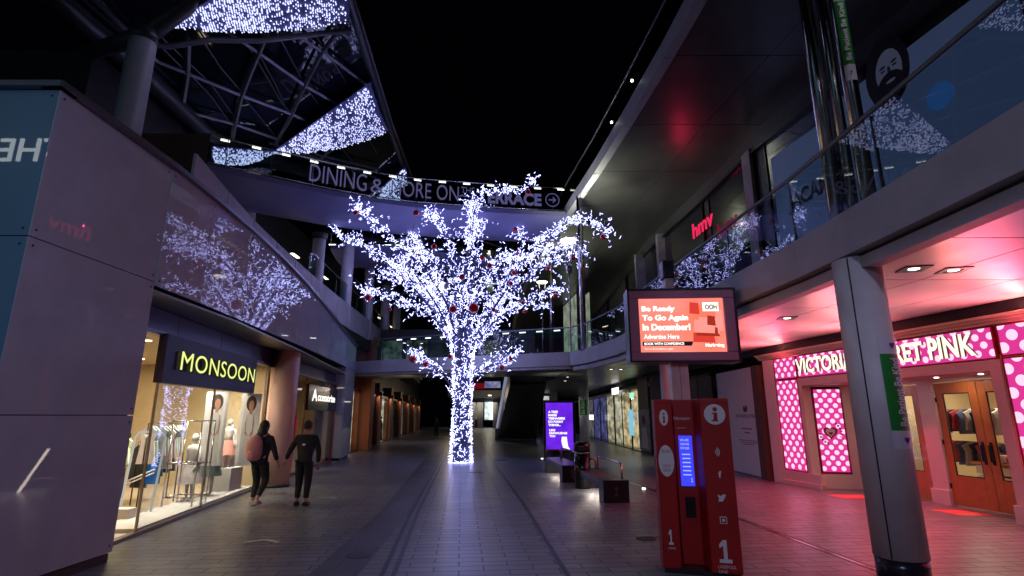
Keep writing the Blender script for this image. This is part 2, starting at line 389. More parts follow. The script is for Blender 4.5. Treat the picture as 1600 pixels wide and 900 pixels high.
for i in range(9):
    y0, y1 = (7.64, 8.9, 10.6, 12.6, 14.8, 17.2, 19.6, 21.8, 23.9, 26.6)[i:i + 2]
    zb = 3.7 + .25 * max(0, (y0 - 12)) / 12, 3.7 + .25 * max(0, (y1 - 12)) / 12
    panel([(wx(y0), y0), (wx(y1), y1)], zb, (HT(y0) - .06, HT(y1) - .06), m_panel, shop)
panel([(-7.80, 23.86), (-7.31, 23.86)], .1, 3.95, m_panel, shop)            # jamb return of the far pier
for (y0, y1) in ((23.9, 26.6),):
    for (z0, z1) in ((.1, 1.95), (1.95, 3.96)): panel([(wx(y0), y0), (wx(y1), y1)], z0, z1, m_panel, shop)
mb = MB()                                                                  # body behind the panels
mb.prism([(-10.2, 5.62), (-5.32, 5.62), (-5.29, 7.6), (-10.2, 7.6)], 0, 5.5)
seg = [7.64, 8.9, 10.6, 12.6, 14.8, 17.2, 19.6, 21.8, 23.9, 26.6]
for y0, y1 in zip(seg, seg[1:]):
    mb.prism([(wx(y0) - .05, y0), (wx(y1) - .05, y1), (wx(y1) - 4.5, y1), (wx(y0) - 4.5, y0)], 3.75 + .02 * max(0, y0 - 12), HT(y1) - .1)
mb.prism([(-7.36, 23.95), (-7.76, 26.55), (-9.5, 26.55), (-9.5, 23.95)], 0, 3.9)
mb.build('wall', m_dark, shop)
mb = MB()                                                                  # metal coping
pl = [(-10.2, 5.5)] + [(-5.2, 5.5)] + [(wx(y) + .06, y) for y in seg]
for (a, b), (ya, yb) in zip(zip(pl, pl[1:]), zip([5.5, 5.5] + seg, [5.5] + seg)):
    h0, h1 = HT(a[1]), HT(b[1]); F = wallframe(a, b); L = math.hypot(b[0] - a[0], b[1] - a[1])
    mb.fpoly(F, [(-.01, h0 - .07), (L + .01, h1 - .07), (L + .01, h1), (-.01, h0)], -.25, .03)
mb.build('coping', m_capm, shop)
mb = MB()                                                                  # dark skirting at the base
mb.prism([(-5.32, 5.6), (-5.27, 5.6), (-5.26, 7.62), (-5.32, 7.62)], 0, .11); mb.build('skirting', m_charc, shop)

# shopfront line (recessed behind the panels)
S0, S1, S2 = (-5.80, 7.70), (-6.78, 15.5), (-7.72, 23.85)
FA = wallframe(S0, S1); LA = math.hypot(S1[0]-S0[0], S1[1]-S0[1]); FB = wallframe(S1, S2); LB = math.hypot(S2[0]-S1[0], S2[1]-S1[1])
mb = MB()
mb.prism([(-5.26, 7.66), (-5.36, 10.4), (-5.95, 15.2), (-7.25, 23.8), (-7.9, 23.8), (-7.0, 15.5), (-6.0, 7.66)], 3.62, 3.66)
mb.build('soffit', m_soff, shop)
mhead = M('header_blue', (.05, .05, .14), .3, metal=.3)
for F, L in ((FA, LA), (FB, LB)):
    mb = MB(); n = 4
    for i in range(n): mb.fbox(F, L * i / n + .01, 3.26, -.06, L * (i + 1) / n - .01, 3.61, .0)
    mb.build('header', mhead, shop)
    mb = MB(); mb.fbox(F, 0, 3.17, -.07, L, 3.24, .07); mb.build('header_trim', m_capm, shop)
# interiors
mb = MB(); mb.prism([(-5.5, 7.7), (-5.82, 7.7), (-6.8, 15.5), (-7.74, 23.8), (-14, 23.8), (-14, 7.7)], .001, .03)
mb.build('shop_floor', m_floorw, shop)
mb = MB(); mb.prism([(-5.82, 7.7), (-6.8, 15.5), (-7.74, 23.8), (-14, 23.8), (-14, 7.7)], 3.27, 3.32); mb.build('shop_ceiling', m_wallw, shop)
mb = MB(); mb.box((-12.2, 7.7, .03), (-12.0, 23.8, 3.27)); mb.box((-12, 15.45, .03), (-7.0, 15.6, 3.27)); mb.box((-12, 23.7, .03), (-7.9, 23.8, 3.27)); mb.box((-12, 7.72, .03), (-5.9, 7.8, 3.27))
mb.build('shop_wall', m_wallw, shop)
for i, (x, y, p) in enumerate([(-7.3, 9.4, 42), (-7.6, 12.2, 50), (-7.7, 14.4, 36), (-10, 10.5, 26), (-10.2, 13.8, 26), (-8.2, 17.6, 32), (-8.6, 20.8, 30)]):
    lamp('shop_downlight', 'AREA', (x, y, 3.2), p, (1, .80, .50), shop, .7)
for i in range(8):
    for j in range(2):
        mb = MB(); mb.tube([(-6.9 - j * 2.2 - .05 * i, 8.6 + i * .85, 3.262), (-6.9 - j * 2.2 - .05 * i, 8.6 + i * .85, 3.25)], .06, 10); mb.build('downlight', m_lampw, shop)
for a_, p_ in ((2.6, 22), (4.2, 30), (5.6, 34), (6.8, 26)):
    q_ = FA.p(a_, 3.05, -.35); lamp('window_spot', 'AREA', tuple(q_), p_ * 1.5, (1, .92, .78), shop, .3, aim=(-.35, .1, -1), spread=R(110))
# glazing
mb = MB(); g0, _ = FA.q(262, 700)
mb.fbox(FA, 1.55, .06, -.012, LA - .62, 3.17, 0); mb.build('window_glass', m_glass, shop)
mb = MB(); mb.fbox(FB, .6, .06, -.012, LB - .05, 3.17, 0); mb.build('window_glass', m_glass, shop)
mb = MB()
for a in (1.53, 3.9, LA - .6): mb.fbox(FA, a - .012, .04, -.02, a + .012, 3.17, .02)
mb.fbox(FA, 0, .0, -.06, LA, .055, .05)
mb.build('window_frame', M('frame_metal', (.30, .26, .24), .3, metal=.8), shop)
mb = MB(); mb.fbox(FB, LB - .06, .04, -.05, LB, 3.2, .05); mb.fbox(FB, .58, .04, -.03, .64, 3.2, .03); mb.fbox(FB, 3.6, .04, -.02, 3.63, 3.2, .02); mb.fbox(FB, 0, .0, -.06, LB, .055, .05)
mb.build('window_frame', M('frame_red', (.20, .03, .03), .4), shop)
mb = MB(); mb.fbox(FA, 1.6, .03, -.75, LA - .7, .09, -.03); mb.fbox(FA, .1, .03, -.9, 1.45, .05, -.05); mb.build('display_base', m_white, shop)

# round pillar between the two shops
o = thing('pillar', 'round pinkish pillar between the two shopfronts, beside the walking pair', 'pillar', (-6.42, 15.35, 0))
mb = MB(); mb.tube([(-6.42, 15.35, .06), (-6.42, 15.35, 3.66)], .37, 32); mb.build('shaft', M('pillar_paint', (.62, .40, .36), .4, var=.05), o)
mb = MB(); mb.tube([(-6.42, 15.35, 0), (-6.42, 15.35, .08)], .385, 32); mb.build('base', m_charc, o)

# sign of the first shop
sg = thing('shop_sign', 'navy fascia sign with glowing yellow letters MONSOON over the shop window', 'sign', tuple(FA.p(2, 2.4, .1)))
FS_ = Frame(FA.o + FA.n * .16, FA.r)
sa0, sb0 = FS_.q(252, 602); sa1, sb1 = FS_.q(397, 612)
_, st0 = FS_.q(259, 521); _, st1 = FS_.q(397, 560)
zb, zt = (sb0 + sb1) / 2, (st0 + st1) / 2
mb = MB(); mb.fbox(FA, sa0, zb, .02, sa1, zt, .16); mb.build('sign_panel', M('sign_navy', (.012, .010, .075), .45), sg)
W = sa1 - sa0; H = zt - zb
ta, _ = FS_.q(276, 575); tb, _ = FS_.q(394, 585)
text(sg, 'lettering', FA, 'MONSOON', ta, zb + H * .30, tb - ta, H * .40, [EM('yellow_letters', (.85, .95, .28), 1.15), M('letter_side', (.30, .28, .08), .5)], c0=.17, depth=.05, bold=.0, spacing=1.06, side=1)

# sign of the second shop
sg = thing('shop_sign', 'small black sign with white letters Accessorize over the second left shop', 'sign', tuple(FB.p(3, 2.4, .1)))
a0, b0 = FB.q(476, 628); a1, _ = FB.q(521, 632); _, t0 = FB.q(476, 578)
mb = MB(); mb.fbox(FB, a0, 2.05, .02, a1, 2.95, .12); mb.build('sign_panel', m_black2, sg)
mw = EM('white_letters', (1, .97, .9), 1.6)
mb = MB(); w = a1 - a0
addtext(mb, FB, 'A', a0 + w * .10, 2.38, w * .16, .42, c0=.125, bold=.02); addtext(mb, FB, 'ccessorize', a0 + w * .28, 2.40, w * .64, .28, c0=.125, bold=.02)
mb.build('lettering', mw, sg)

# things inside the window -----------------------------------------
FW = Frame((0, 0, 0), (1, 0, 0))                                            # facing the camera side
def poster_woman(name, label, u0, u1, vt, vb, y, group):
    p0 = atY(u0, vb, y); p1 = atY(u1, vt, y); F = Frame(p0, (1, .12, 0)); w = (p1.x - p0.x) / F.r.x; h = p1.z - p0.z
    t = thing(name, label, 'poster', tuple(p0), 0, group)
    mb = MB(); mb.fbox(F, 0, 0, -.01, w, h, 0); mb.build('sheet', M('poster_cloth', (.68, .66, .66), .7, var=.1, vscale=6), t)
    mb = MB(); el = lambda cx, cy, rx_, ry: [(w * cx + w * rx_ * math.cos(k * .4488), h * cy + h * ry * math.sin(k * .4488)) for k in range(14)]
    mb.fpoly(F, el(.52, .86, .26, .11), .001, .003, 0); mb.fpoly(F, el(.54, .83, .13, .075), .003, .005, 1)
    mb.fpoly(F, [(w*.46, h*.77), (w*.60, h*.77), (w*.60, h*.71), (w*.46, h*.71)], .001, .003, 1)
    mb.fpoly(F, [(w*.32, h*.71), (w*.72, h*.71), (w*.69, h*.48), (w*.80, h*.04), (w*.22, h*.04), (w*.36, h*.48)], .003, .005, 2)
    for sx in (-1, 1): mb.fpoly(F, [(w*(.52+sx*.16), h*.70), (w*(.52+sx*.21), h*.58), (w*(.52+sx*.20), h*.44), (w*(.52+sx*.05), h*.40), (w*(.52+sx*.06), h*.42), (w*(.52+sx*.16), h*.48)], .006, .008, 1)
    mb.build('print', [M('print_hair', (.04, .02, .015), .7), M('print_skin', (.42, .20, .12), .7), M('print_dress', (.60, .58, .56), .7)], t)
    return t
poster_woman('window_poster', 'left hanging poster of a curly-haired woman in white, farther from the pillar', 309, 357, 612, 728, 12.2, 'hanging posters in the first shop window')
poster_woman('window_poster', 'right hanging poster of a curly-haired woman in white, next to the pillar', 366, 408, 615, 728, 13.4, 'hanging posters in the first shop window')
# security gate
g = atZ(185, 806, .05); o = thing('security_gate', 'white rounded anti-theft gate inside the first shop entrance', 'security gate', (-7.1, 10.8, .03))
Fg = Frame(V((-7.38, 10.8, .03)), (.62, .06, 0))
pts = [(0, .06), (.08, 1.42), (.15, 1.52), (.56, 1.52), (.64, 1.42), (.56, .06)]
mb = MB(); mb.tube([Fg.p(a, b) for a, b in pts], .022, 10); mb.tube([Fg.p(.0, .05), Fg.p(.5, .05)], .022, 8); mb.build('frame', EM('gate_glow', (.95, .9, .8), .5), o)
mb = MB(); mb.tube([Fg.p(.02, .60), Fg.p(.52, .82)], .015, 8); mb.tube([Fg.p(.02, .54), Fg.p(.52, .76)], .012, 8); mb.build('crossbar', m_white, o)
mb = MB(); mb.fpoly(Fg, [(.24, 1.47), (.32, 1.47), (.28, 1.41)], -.01, .01); mb.build('bracket', m_white, o)
for i, (x, y, s, lab) in enumerate(((-6.92, 10.2, .17, 'white cardboard box on the shop floor in front of the security gate'), (-7.0, 9.75, .13, 'low white box at the shop corner nearest the glossy panel wall'))):
    mb = MB(); mb.box((x - s * 1.1, y - s * .6, .05), (x + s * 1.1, y + s * .6, .05 + s * 1.2)); mb.box((x - s*.3, y - s*.6 - .004, .08), (x - s*.1, y - s*.6 - .001, .05 + s), 1)
    tag(mb.build('shop_box', [m_white, m_charc], None, .006), lab, 'box')
mb = MB(); Fb = Frame((-7.48, 11.6, .5), (.6, .1, 0)); mb.fbox(Fb, 0, 0, 0, .26, .55, .03); o = mb.build('blue_board', EM('board_blue', (.01, .22, .60), .35)); tag(o, 'bright blue notice board standing inside the shop by the gate', 'board')
# shelving at the back of the shop, with clothes rails
o = thing('wall_shelf', 'dark shelves along the back wall of the first shop', 'shelf', (-11.5, 11, 0))
for z in (1.0, 1.6, 2.2):
    mb = MB(); mb.box((-11.95, 8.5, z), (-11.4, 15.2, z + .04)); mb.build('shelf_board', m_charc, o)
rails = [(-8.9, 12.4, 1.45, 'clothes rail with pale garments behind the security gate', (.55, .5, .42)), (-8.0, 12.6, 1.3, 'clothes rail with dark floral garments in the middle of the shop', (.04, .035, .04)),
         (-7.4, 11.9, 1.7, 'tall thin black rail of light dresses in front of the left poster', (.45, .42, .40))]
for k, (x, y, h, lab, c) in enumerate(rails):
    o = thing('clothes_rail', lab, 'clothes rail', (x, y, .03), 0, 'clothes rails inside the first shop')
    mb = MB(); mb.tube([(x, y - .6, .03), (x, y - .6, h), (x, y + .6, h), (x, y + .6, .03)], .014, 8); mb.build('frame', m_black, o)
    for j in range(9):
        yy = y - .5 + j * .125; l = .55 + random.random() * .35; cc = [max(.01, q * random.uniform(.6, 1.25)) for q in c]
        mb = MB(); F = Frame((x - .22, yy, h - l - .05), (1, random.uniform(-.3, .3), 0))
        mb.fpoly(F, [(.02, 0), (.42, 0), (.36, l * .6), (.42, l * .82), (.26, l), (.18, l), (.02, l * .82), (.08, l * .6)], -.02, .02)
        g_ = mb.build('garment', M('cloth%d_%d' % (k, j % 4), tuple(cc), .85, bump=.4, bscale=9)); tag(g_, ORD[j] + ' garment from the near end on the ' + ('pale rail behind the security gate', 'dark floral rail mid shop', 'thin black rail of light dresses')[k], 'garment', 'garments on the clothes rails of the first shop')
# mannequins
def mannequin(x, y, z, s, lab, dress, cs):
    o = thing('mannequin', lab, 'mannequin', (x, y, z), random.uniform(-.5, .5) , 'mannequins in the first shop window')
    mw_ = wm(o); mb = MB(); q = lambda a, b, c: mw_ @ V((a * s, b * s, c * s))
    mb.tube([q(0,0,.80), q(0,0,.95), q(0,0,1.12), q(0,0,1.30), q(0,0,1.40), q(0,0,1.46), q(0,0,1.52)], [.13*s, .15*s, .115*s, .16*s, .15*s, .055*s, .05*s], 14)
    mb.ball(q(0, 0, 1.62), .105 * s, 12, 9, (.8, .95, 1.15))
    for sx in (-1, 1):
        mb.tube([q(.17*sx,0,1.38), q(.22*sx,.02,1.12), q(.21*sx,-.08,.86), q(.2*sx,-.11,.78)], [.05*s,.042*s,.03*s,.025*s], 8)
        mb.tube([q(.08*sx,0,.86), q(.09*sx,0,.5), q(.09*sx,.02,.08), q(.09*sx,-.1,.02)], [.08*s,.055*s,.035*s,.03*s], 8)
    mb.build('body', m_white, o)
    mb = MB(); mb.tube([q(0,0,.95), q(0,0,1.13), q(0,0,1.3), q(0,0,1.41)], [.16*s,.135*s,.18*s,.15*s], 14); mb.build('top', M('top_' + dress, cs[0], .8), o)
    mb = MB(); mb.tube([q(0,0,.45), q(0,0,.7), q(0,0,1.0)], [.30*s,.24*s,.15*s], 16, cap=False); mb.build('skirt', M('skirt_' + dress, cs[1], .8, var=.2, vscale=12), o)
a = FA.p(6.3, 0, -.45); mb = MB(); mb.box((a.x-.35, a.y-.25, .09), (a.x+.25, a.y+.35, .62)); tag(mb.build('display_plinth', m_white, None, .01), 'white display plinth under the pink-skirted mannequin', 'plinth')
mannequin(a.x - .05, a.y + .05, .62, .66, 'small mannequin in white top and pink skirt on the white plinth', 'pink', ((.7, .65, .6), (.75, .30, .25)))
a = FA.p(5.4, 0, -.5); mannequin(a.x, a.y, .09, .95, 'mannequin in a grey-green dress left of the white plinth', 'green', ((.12, .16, .17), (.14, .20, .20)))
a = FA.p(4.6, 0, -.55); mannequin(a.x, a.y, .09, .8, 'mannequin in a pale patterned dress near the window frame', 'pale', ((.55, .5, .5), (.50, .45, .45)))
a = FA.p(6.7, 0, -.6); mannequin(a.x, a.y, .09, .9, 'mannequin in cream clothes beside the pillar end of the window', 'cream', ((.6, .5, .4), (.5, .25, .18)))
a = FA.p(4.1, 0, -.4)
o = thing('window_display_frame', 'silver scaffold display frame standing in the shop window', 'display frame', (a.x, a.y, .09))
mb = MB()
for dx in (-.3, .3):
    for dy in (-.25, .25): mb.tube([(a.x + dx, a.y + dy, .09), (a.x + dx, a.y + dy, 1.75)], .015, 8)
for z in (.25, .9, 1.75): mb.tube([(a.x-.3, a.y-.25, z), (a.x+.3, a.y-.25, z), (a.x+.3, a.y+.25, z), (a.x-.3, a.y+.25, z), (a.x-.3, a.y-.25, z)], .013, 8)
mb.build('frame', m_steel, o)
# red window display in second shop + items
a = FB.p(2.75, 0, -.2); mb = MB(); mb.tube([(a.x, a.y, .1), (a.x+.05, a.y, 1.2), (a.x, a.y+.05, 1.6), (a.x, a.y, 2.5)], [.16, .14, .22, .10], 12)
tag(mb.build('red_banner', M('banner_red', (.7, .02, .015), .6, bump=.6, bscale=4, emit=(1, .03, .02), es=.12)), 'twisted red fabric banner in the second shop window just past the pillar', 'banner')  # red self-glow in the cloth stands in for shop light
mb = MB(); mb.fbox(FB, .7, .06, -.3, 2.6, .55, -.1); tag(mb.build('window_plinth', M('plinth_red', (.6, .03, .03), .5)), 'long red display plinth along the base of the second shop window', 'plinth')
o = thing('display_stand', 'tall glass-fronted jewellery stand inside the second shop', 'display stand', tuple(FB.p(3.0, 0, -.9)))
mb = MB(); mb.fbox(FB, 2.4, .03, -1.2, 2.46, 1.9, -1.15); mb.fbox(FB, 3.5, .03, -1.2, 3.56, 1.9, -1.15); mb.fbox(FB, 2.4, 1.88, -1.2, 3.56, 1.94, -1.1); mb.build('frame', m_lampw if 0 else M('gold_frame', (.6, .45, .2), .3, metal=.8), o)
for z in (.5, .9, 1.3, 1.6): 
    mb = MB(); mb.fbox(FB, 2.46, z, -1.4, 3.5, z + .03, -1.16); mb.build('shelf', m_charc, o)
mb = MB(); mb.fbox(FB, 5.4, .03, -.10, 6.9, 3.17, -.05); o = mb.build('window_pier', M('pier_cream', (.5, .42, .34), .5), shop)
# ================================================================== LEFT, BEYOND THE SHOP BLOCK
far = thing('arcade_building', 'long arcade building beyond the glossy block, with terracotta piers and lit shop windows', 'building', (-9, 45, 0))
AL = lambda y: -8.25 - .098 * (y - 30)                    # front line of the arcade
py = [30.5, 36.5, 43, 50, 58, 66, 75]
for k, y in enumerate(py):
    x = AL(y); mb = MB(); mb.box((x - .9, y, 0), (x + (.06 if k else .45), y + .8, 4.0 if k else 6.3)); mb.build('pier', m_orange if k < 1 else M('pier_brown', (.24, .075, .03), .5, var=.2), far, .01)
    if k: 
        mb = MB(); mb.box((x + .07, y + .1, 3.2), (x + .21, y + .35, 3.42)); mb.build('wall_light', m_black, far)
        lamp('wall_lamp', 'SPOT', (x + .22, y - .15, 3.25), 30, (1, .76, .52), far, .04, aim=(-.5, .35, -1), spot=R(80))
mb = MB()
mb.prism([(AL(27) - .6, 27.0), (AL(82) - .6, 82), (AL(82) - 7, 82), (AL(27) - 7, 27)], 3.2, 6.2); mb.build('wall', m_charc, far)
glows = [(26.9, 30.4, (1, .86, .60), .9), (31.3, 36.5, (.10, .10, .35), .12), (37.3, 43, (1, .88, .68), .9), (43.8, 50, (.2, .25, .3), .12), (50.8, 58, (.8, .7, .6), .25), (58.8, 66, (.3, .4, .5), .15), (66.8, 75, (.9, .9, .8), .35)]
for k, (y0, y1, c, s) in enumerate(glows):
    F = wallframe((AL(y0) - .12, y0), (AL(y1) - .12, y1)); L = y1 - y0
    mb = MB(); mb.fbox(F, 0, .05, -.40, L, 3.1, -.35); mb.build('lit_interior', EMN('interior%d' % k, c, tuple(q * .25 for q in c), s, 1.3, (1, 1, 2.0)), far)
    mb = MB(); mb.fbox(F, 0.05, .05, -.03, L - .05, 3.1, 0); mb.build('window_glass', m_farglass, far)
    mb = MB(); mb.fbox(F, 0, 0, -.45, L, .05, .02); mb.fbox(F, 0, 3.1, -.45, L, 3.25, .04)
    for a in (0, L): mb.fbox(F, a - .03, .05, -.04, a + .03, 3.1, .02)
    mb.build('window_frame', m_black, far)
for k, (y, w, lab) in enumerate(((38.4, 1.2, 'white dress on a figure in the lit arcade window'), (40.6, 1.0, 'dark suited figure in the lit arcade window'))):
    x = AL(y) - .30; mb = MB(); mb.tube([(x, y, .1), (x, y, .9), (x, y, 1.3), (x, y, 1.5), (x, y, 1.6)], [.14, .12, .13, .05, .04], 10); mb.ball((x, y, 1.72), .09, 10, 7)
    tag(mb.build('shop_figure', m_white if k == 0 else m_black), lab, 'mannequin')
# fascia pier that closes the glossy block, white ends
mb = MB(); mb.box((-9.3, 26.7, 3.9), (-8.0, 27.2, 5.2)); mb.build('party_fascia', m_conc, far)
# upper terraces of the left building: white parapet band and dark recess
up = thing('terrace_building', 'left upper terrace with a pale panelled parapet behind the glossy wall', 'building', (-9, 25, 5))
UB = [(-6.35, 9.9), (-6.9, 13.1), (-7.25, 16.5), (-7.55, 20.5), (-7.75, 25), (-7.95, 31), (-8.3, 38), (-9.2, 50), (-10.5, 64)]
ux = lerpY(UB)
ys = [9.9 + i * 1.9 for i in range(29)]
for y0, y1 in zip(ys, ys[1:]):
    F = wallframe((ux(y0), y0), (ux(y1), y1)); L = math.hypot(ux(y1) - ux(y0), y1 - y0)
    mb = MB(); mb.fbox(F, .02, 5.9, -.06, L - .02, 7.0, 0); mb.build('parapet_panel', m_conc, up, .004)
mb = MB()
for y0, y1 in zip(ys[::3], ys[3::3]): mb.prism([(ux(y0) - .08, y0), (ux(y1) - .08, y1), (ux(y1) - 8, y1), (ux(y0) - 5, y0)], 5.4, 6.4)
mb.build('deck', m_charc, up)
mb = MB(); mb.prism([(-12.5, 14), (-12.5, 62), (-18, 62), (-18, 14)], 0, 12.5); mb.build('rear_wall', M('rear_dark', (.05, .045, .05), .6, var=.3), up)
mb = MB()
for y0, y1 in zip(ys[5::2], ys[7::2]): mb.face([(ux(y0) - .1, y0, 7.0), (ux(y1) - .1, y1, 7.0), (ux(y1) - .1, y1, 7.85), (ux(y0) - .1, y0, 7.85)])
mb.build('balustrade_glass', m_rail, up)
mb = MB(); mb.tube([(ux(y) - .1, y, 7.9) for y in ys[5:]], .03, 8); mb.build('handrail', m_steel, up)
for y in ys[5:]: mb = MB(); mb.tube([(ux(y) - .14, y, 7.0), (ux(y) - .14, y, 7.9)], .02, 6); mb.build('rail_post', m_steel, up)
for k in range(10):                                       # dim terrace windows
    y = 18 + k * 4.2; mb = MB(); mb.box((-12.48, y, 6.6), (-12.44, y + 2.6, 9.0)); mb.build('window', EMN('terr%d' % (k % 3), ((.1,.14,.12), (.3,.28,.14), (.04,.05,.08))[k % 3], (.01,.01,.02), .16, 1.5), up)
mb = MB()
for k in range(8): mb.box((-9.9, 19 + k * 4, 8.9), (-9.75, 19.7 + k * 4, 8.93))
mb.build('terrace_lamp', m_lampw, up)
mb = MB(); mb.prism([(-12.9, 14.0), (-8.66, 14.0), (-11.4, 18.4), (-15, 18.4)], 4.0, 9.75); o = mb.build('stair_tower', m_brown); tag(o, 'dark brown stone stair tower rising behind the glossy wall left of the footbridge', 'tower')

# round terrace columns
colp = [(-7.75, 20.6, 8.75, .25), (-8.0, 25.2, 10.2, .28), (-8.1, 29.6, 10.2, .28), (-8.3, 34.6, 10.2, .28), (-8.7, 40, 10.2, .28)]
cl = ['slim terrace column rising into the lower branch bridge', 'terrace column left of the light tree crown, second along the parapet', 'third terrace column along the parapet', 'fourth terrace column along the parapet', 'farthest terrace column, just above the arcade']
for (x, y, h, r), lab in zip(colp, cl):
    t = thing('terrace_column', lab, 'column', (x, y, 5.9), 0, 'round columns along the left terrace')
    mb = MB(); mb.tube([(x, y, 5.9), (x, y, h)], r, 24); mb.build('shaft', m_col, t)
    mb = MB(); mb.tube([(x, y, h), (x, y, h + .25)], [r + .03, r + .06], 20); mb.build('collar', m_trussd, t)
t = thing('canopy_column', 'thick pale column rising above the glossy wall to the glass canopy', 'column', (-9.9, 12.6, 4))
pt = atY(224, 66, 12.6); pb = atY(198, 200, 12.6)
cx = (pt.x + pb.x) / 2
mb = MB(); mb.tube([(cx, 12.6, 4), (cx, 12.6, pt.z)], .325, 32); mb.build('shaft', m_col, t)
mb = MB(); mb.tube([(cx, 12.6, pt.z + .005), (cx, 12.6, pt.z + .35)], [.345, .30], 24); mb.build('collar', m_trussd, t)
COLA = V((cx, 12.6, pt.z + .2))
c1 = atY(398, 262, 22.6)
t = thing('canopy_column', 'pale column seen through the left end of the footbridge balustrade', 'column', (c1.x, 22.6, 6))
mb = MB(); mb.tube([(c1.x, 22.6, 6), (c1.x, 22.6, 12.9)], .27, 24); mb.build('shaft', m_col, t)

# ================================================================== GLASS CANOPY
PC = V((-5.5, 20, 15.0)); NC = V((.36, 0, -1)).normalized()          # plane of the gridshell, dropping to the left
C = lambda u, v: onPlane(u, v, PC, NC)
can = thing('glass_canopy', 'dark triangulated glass canopy over the left terraces', 'canopy', (-10, 20, 12))
outl = [(88, 0), (185, 75), (260, 140), (330, 205), (430, 248), (530, 275), (642, 288), (605, 190), (575, 95), (545, 0), (500, -160), (0, -160)]
mb = MB(); mb.face([C(*q) + V((0, 0, .12)) for q in outl]); mb.build('glazing', m_cang, can)
def Cl(pts, r, m, name, off=0, n=8):
    mb = MB(); mb.tube([C(*q) + NC * off for q in pts], r, n); return mb.build(name, m, can)
lat = [[(100, -60), (245, 92), (290, 110), (375, 145), (455, 175), (475, 184)], [(180, -60), (330, 30), (405, 80), (475, 130), (560, 180)],
       [(350, -60), (455, 45), (520, 90), (572, 130)], [(282, 168), (370, 192), (432, 214), (500, 240), (590, 262)], [(430, -60), (500, 20), (548, 60)],
       [(420, 220), (520, 252), (600, 280)]]
lat2 = [[(415, 50), (390, 110), (375, 150), (364, 200), (360, 235)], [(545, 20), (500, 80), (475, 130), (450, 185), (430, 222)], [(293, 55), (292, 110), (283, 168)],
        [(590, 150), (540, 210), (500, 245)], [(300, -50), (360, -10), (455, 45)], [(480, -60), (430, 20), (410, 60)]]
lat3 = [[(240, 60), (285, 105)], [(250, 55), (330, 130), (375, 195)], [(315, 60), (345, 105), (375, 140)], [(300, 118), (330, 150), (362, 195)], [(380, 60), (400, 90), (440, 160), (455, 175)],
        [(430, 45), (470, 120)], [(380, 150), (430, 212)], [(405, 85), (430, 130), (448, 172)], [(490, 50), (530, 110), (560, 165)], [(475, 132), (500, 165)], [(235, 120), (280, 170)], [(560, 190), (590, 240)], [(520, 215), (560, 262)]]
mb = MB()
for l in lat: mb.tube([C(*q) + NC * .10 for q in l], .065, 4, sm=False)
mb.build('lattice_rib', m_truss, can)
mb = MB()
for l in lat2: mb.tube([C(*q) + NC * .12 for q in l], .08, 4, sm=False)
mb.build('lattice_rib', m_truss, can)
mb = MB()
for l in lat3: mb.tube([C(*q) + NC * .04 for q in l], .030, 4, sm=False)
mb.build('lattice_bar', m_trussd, can)
Cl([(20, -70), (88, -6), (185, 75), (260, 145), (325, 208), (430, 252), (530, 280), (642, 290)], .30, m_trussd, 'edge_tube', .1, 14)
Cl([(500, -160), (545, -4), (575, 92), (605, 188), (643, 292)], .16, m_trussd, 'edge_tube', .1, 10)
Cl([(507, -160), (552, -4), (582, 92), (611, 188), (650, 292)], .05, m_truss, 'edge_wire', .1, 6)
mb = MB(); mb.tube([COLA + V((-2.0, .6, -.1)), COLA, C(320, -10), C(400, -80)], [.2, .26, .22, .2], 12); mb.build('branch_tube', m_trussd, can)
c2 = C(424, 240)
mb = MB(); mb.tube([V((c1.x, 22.6, 12.8)), c2, C(500, 188) + NC * .3, C(582, 124)], [.2, .2, .2, .14], 12); mb.build('branch_tube', m_trussd, can)
mb = MB(); mb.tube([C(560, 308) + NC * .6, C(600, 283) + NC * .3, C(636, 258)], .16, 10); mb.build('branch_tube', m_trussd, can)
Cl([(120, -40), (215, 55), (262, 60), (325, 50), (400, 52), (545, 36)], .09, m_truss, 'lattice_rib', .3, 8)

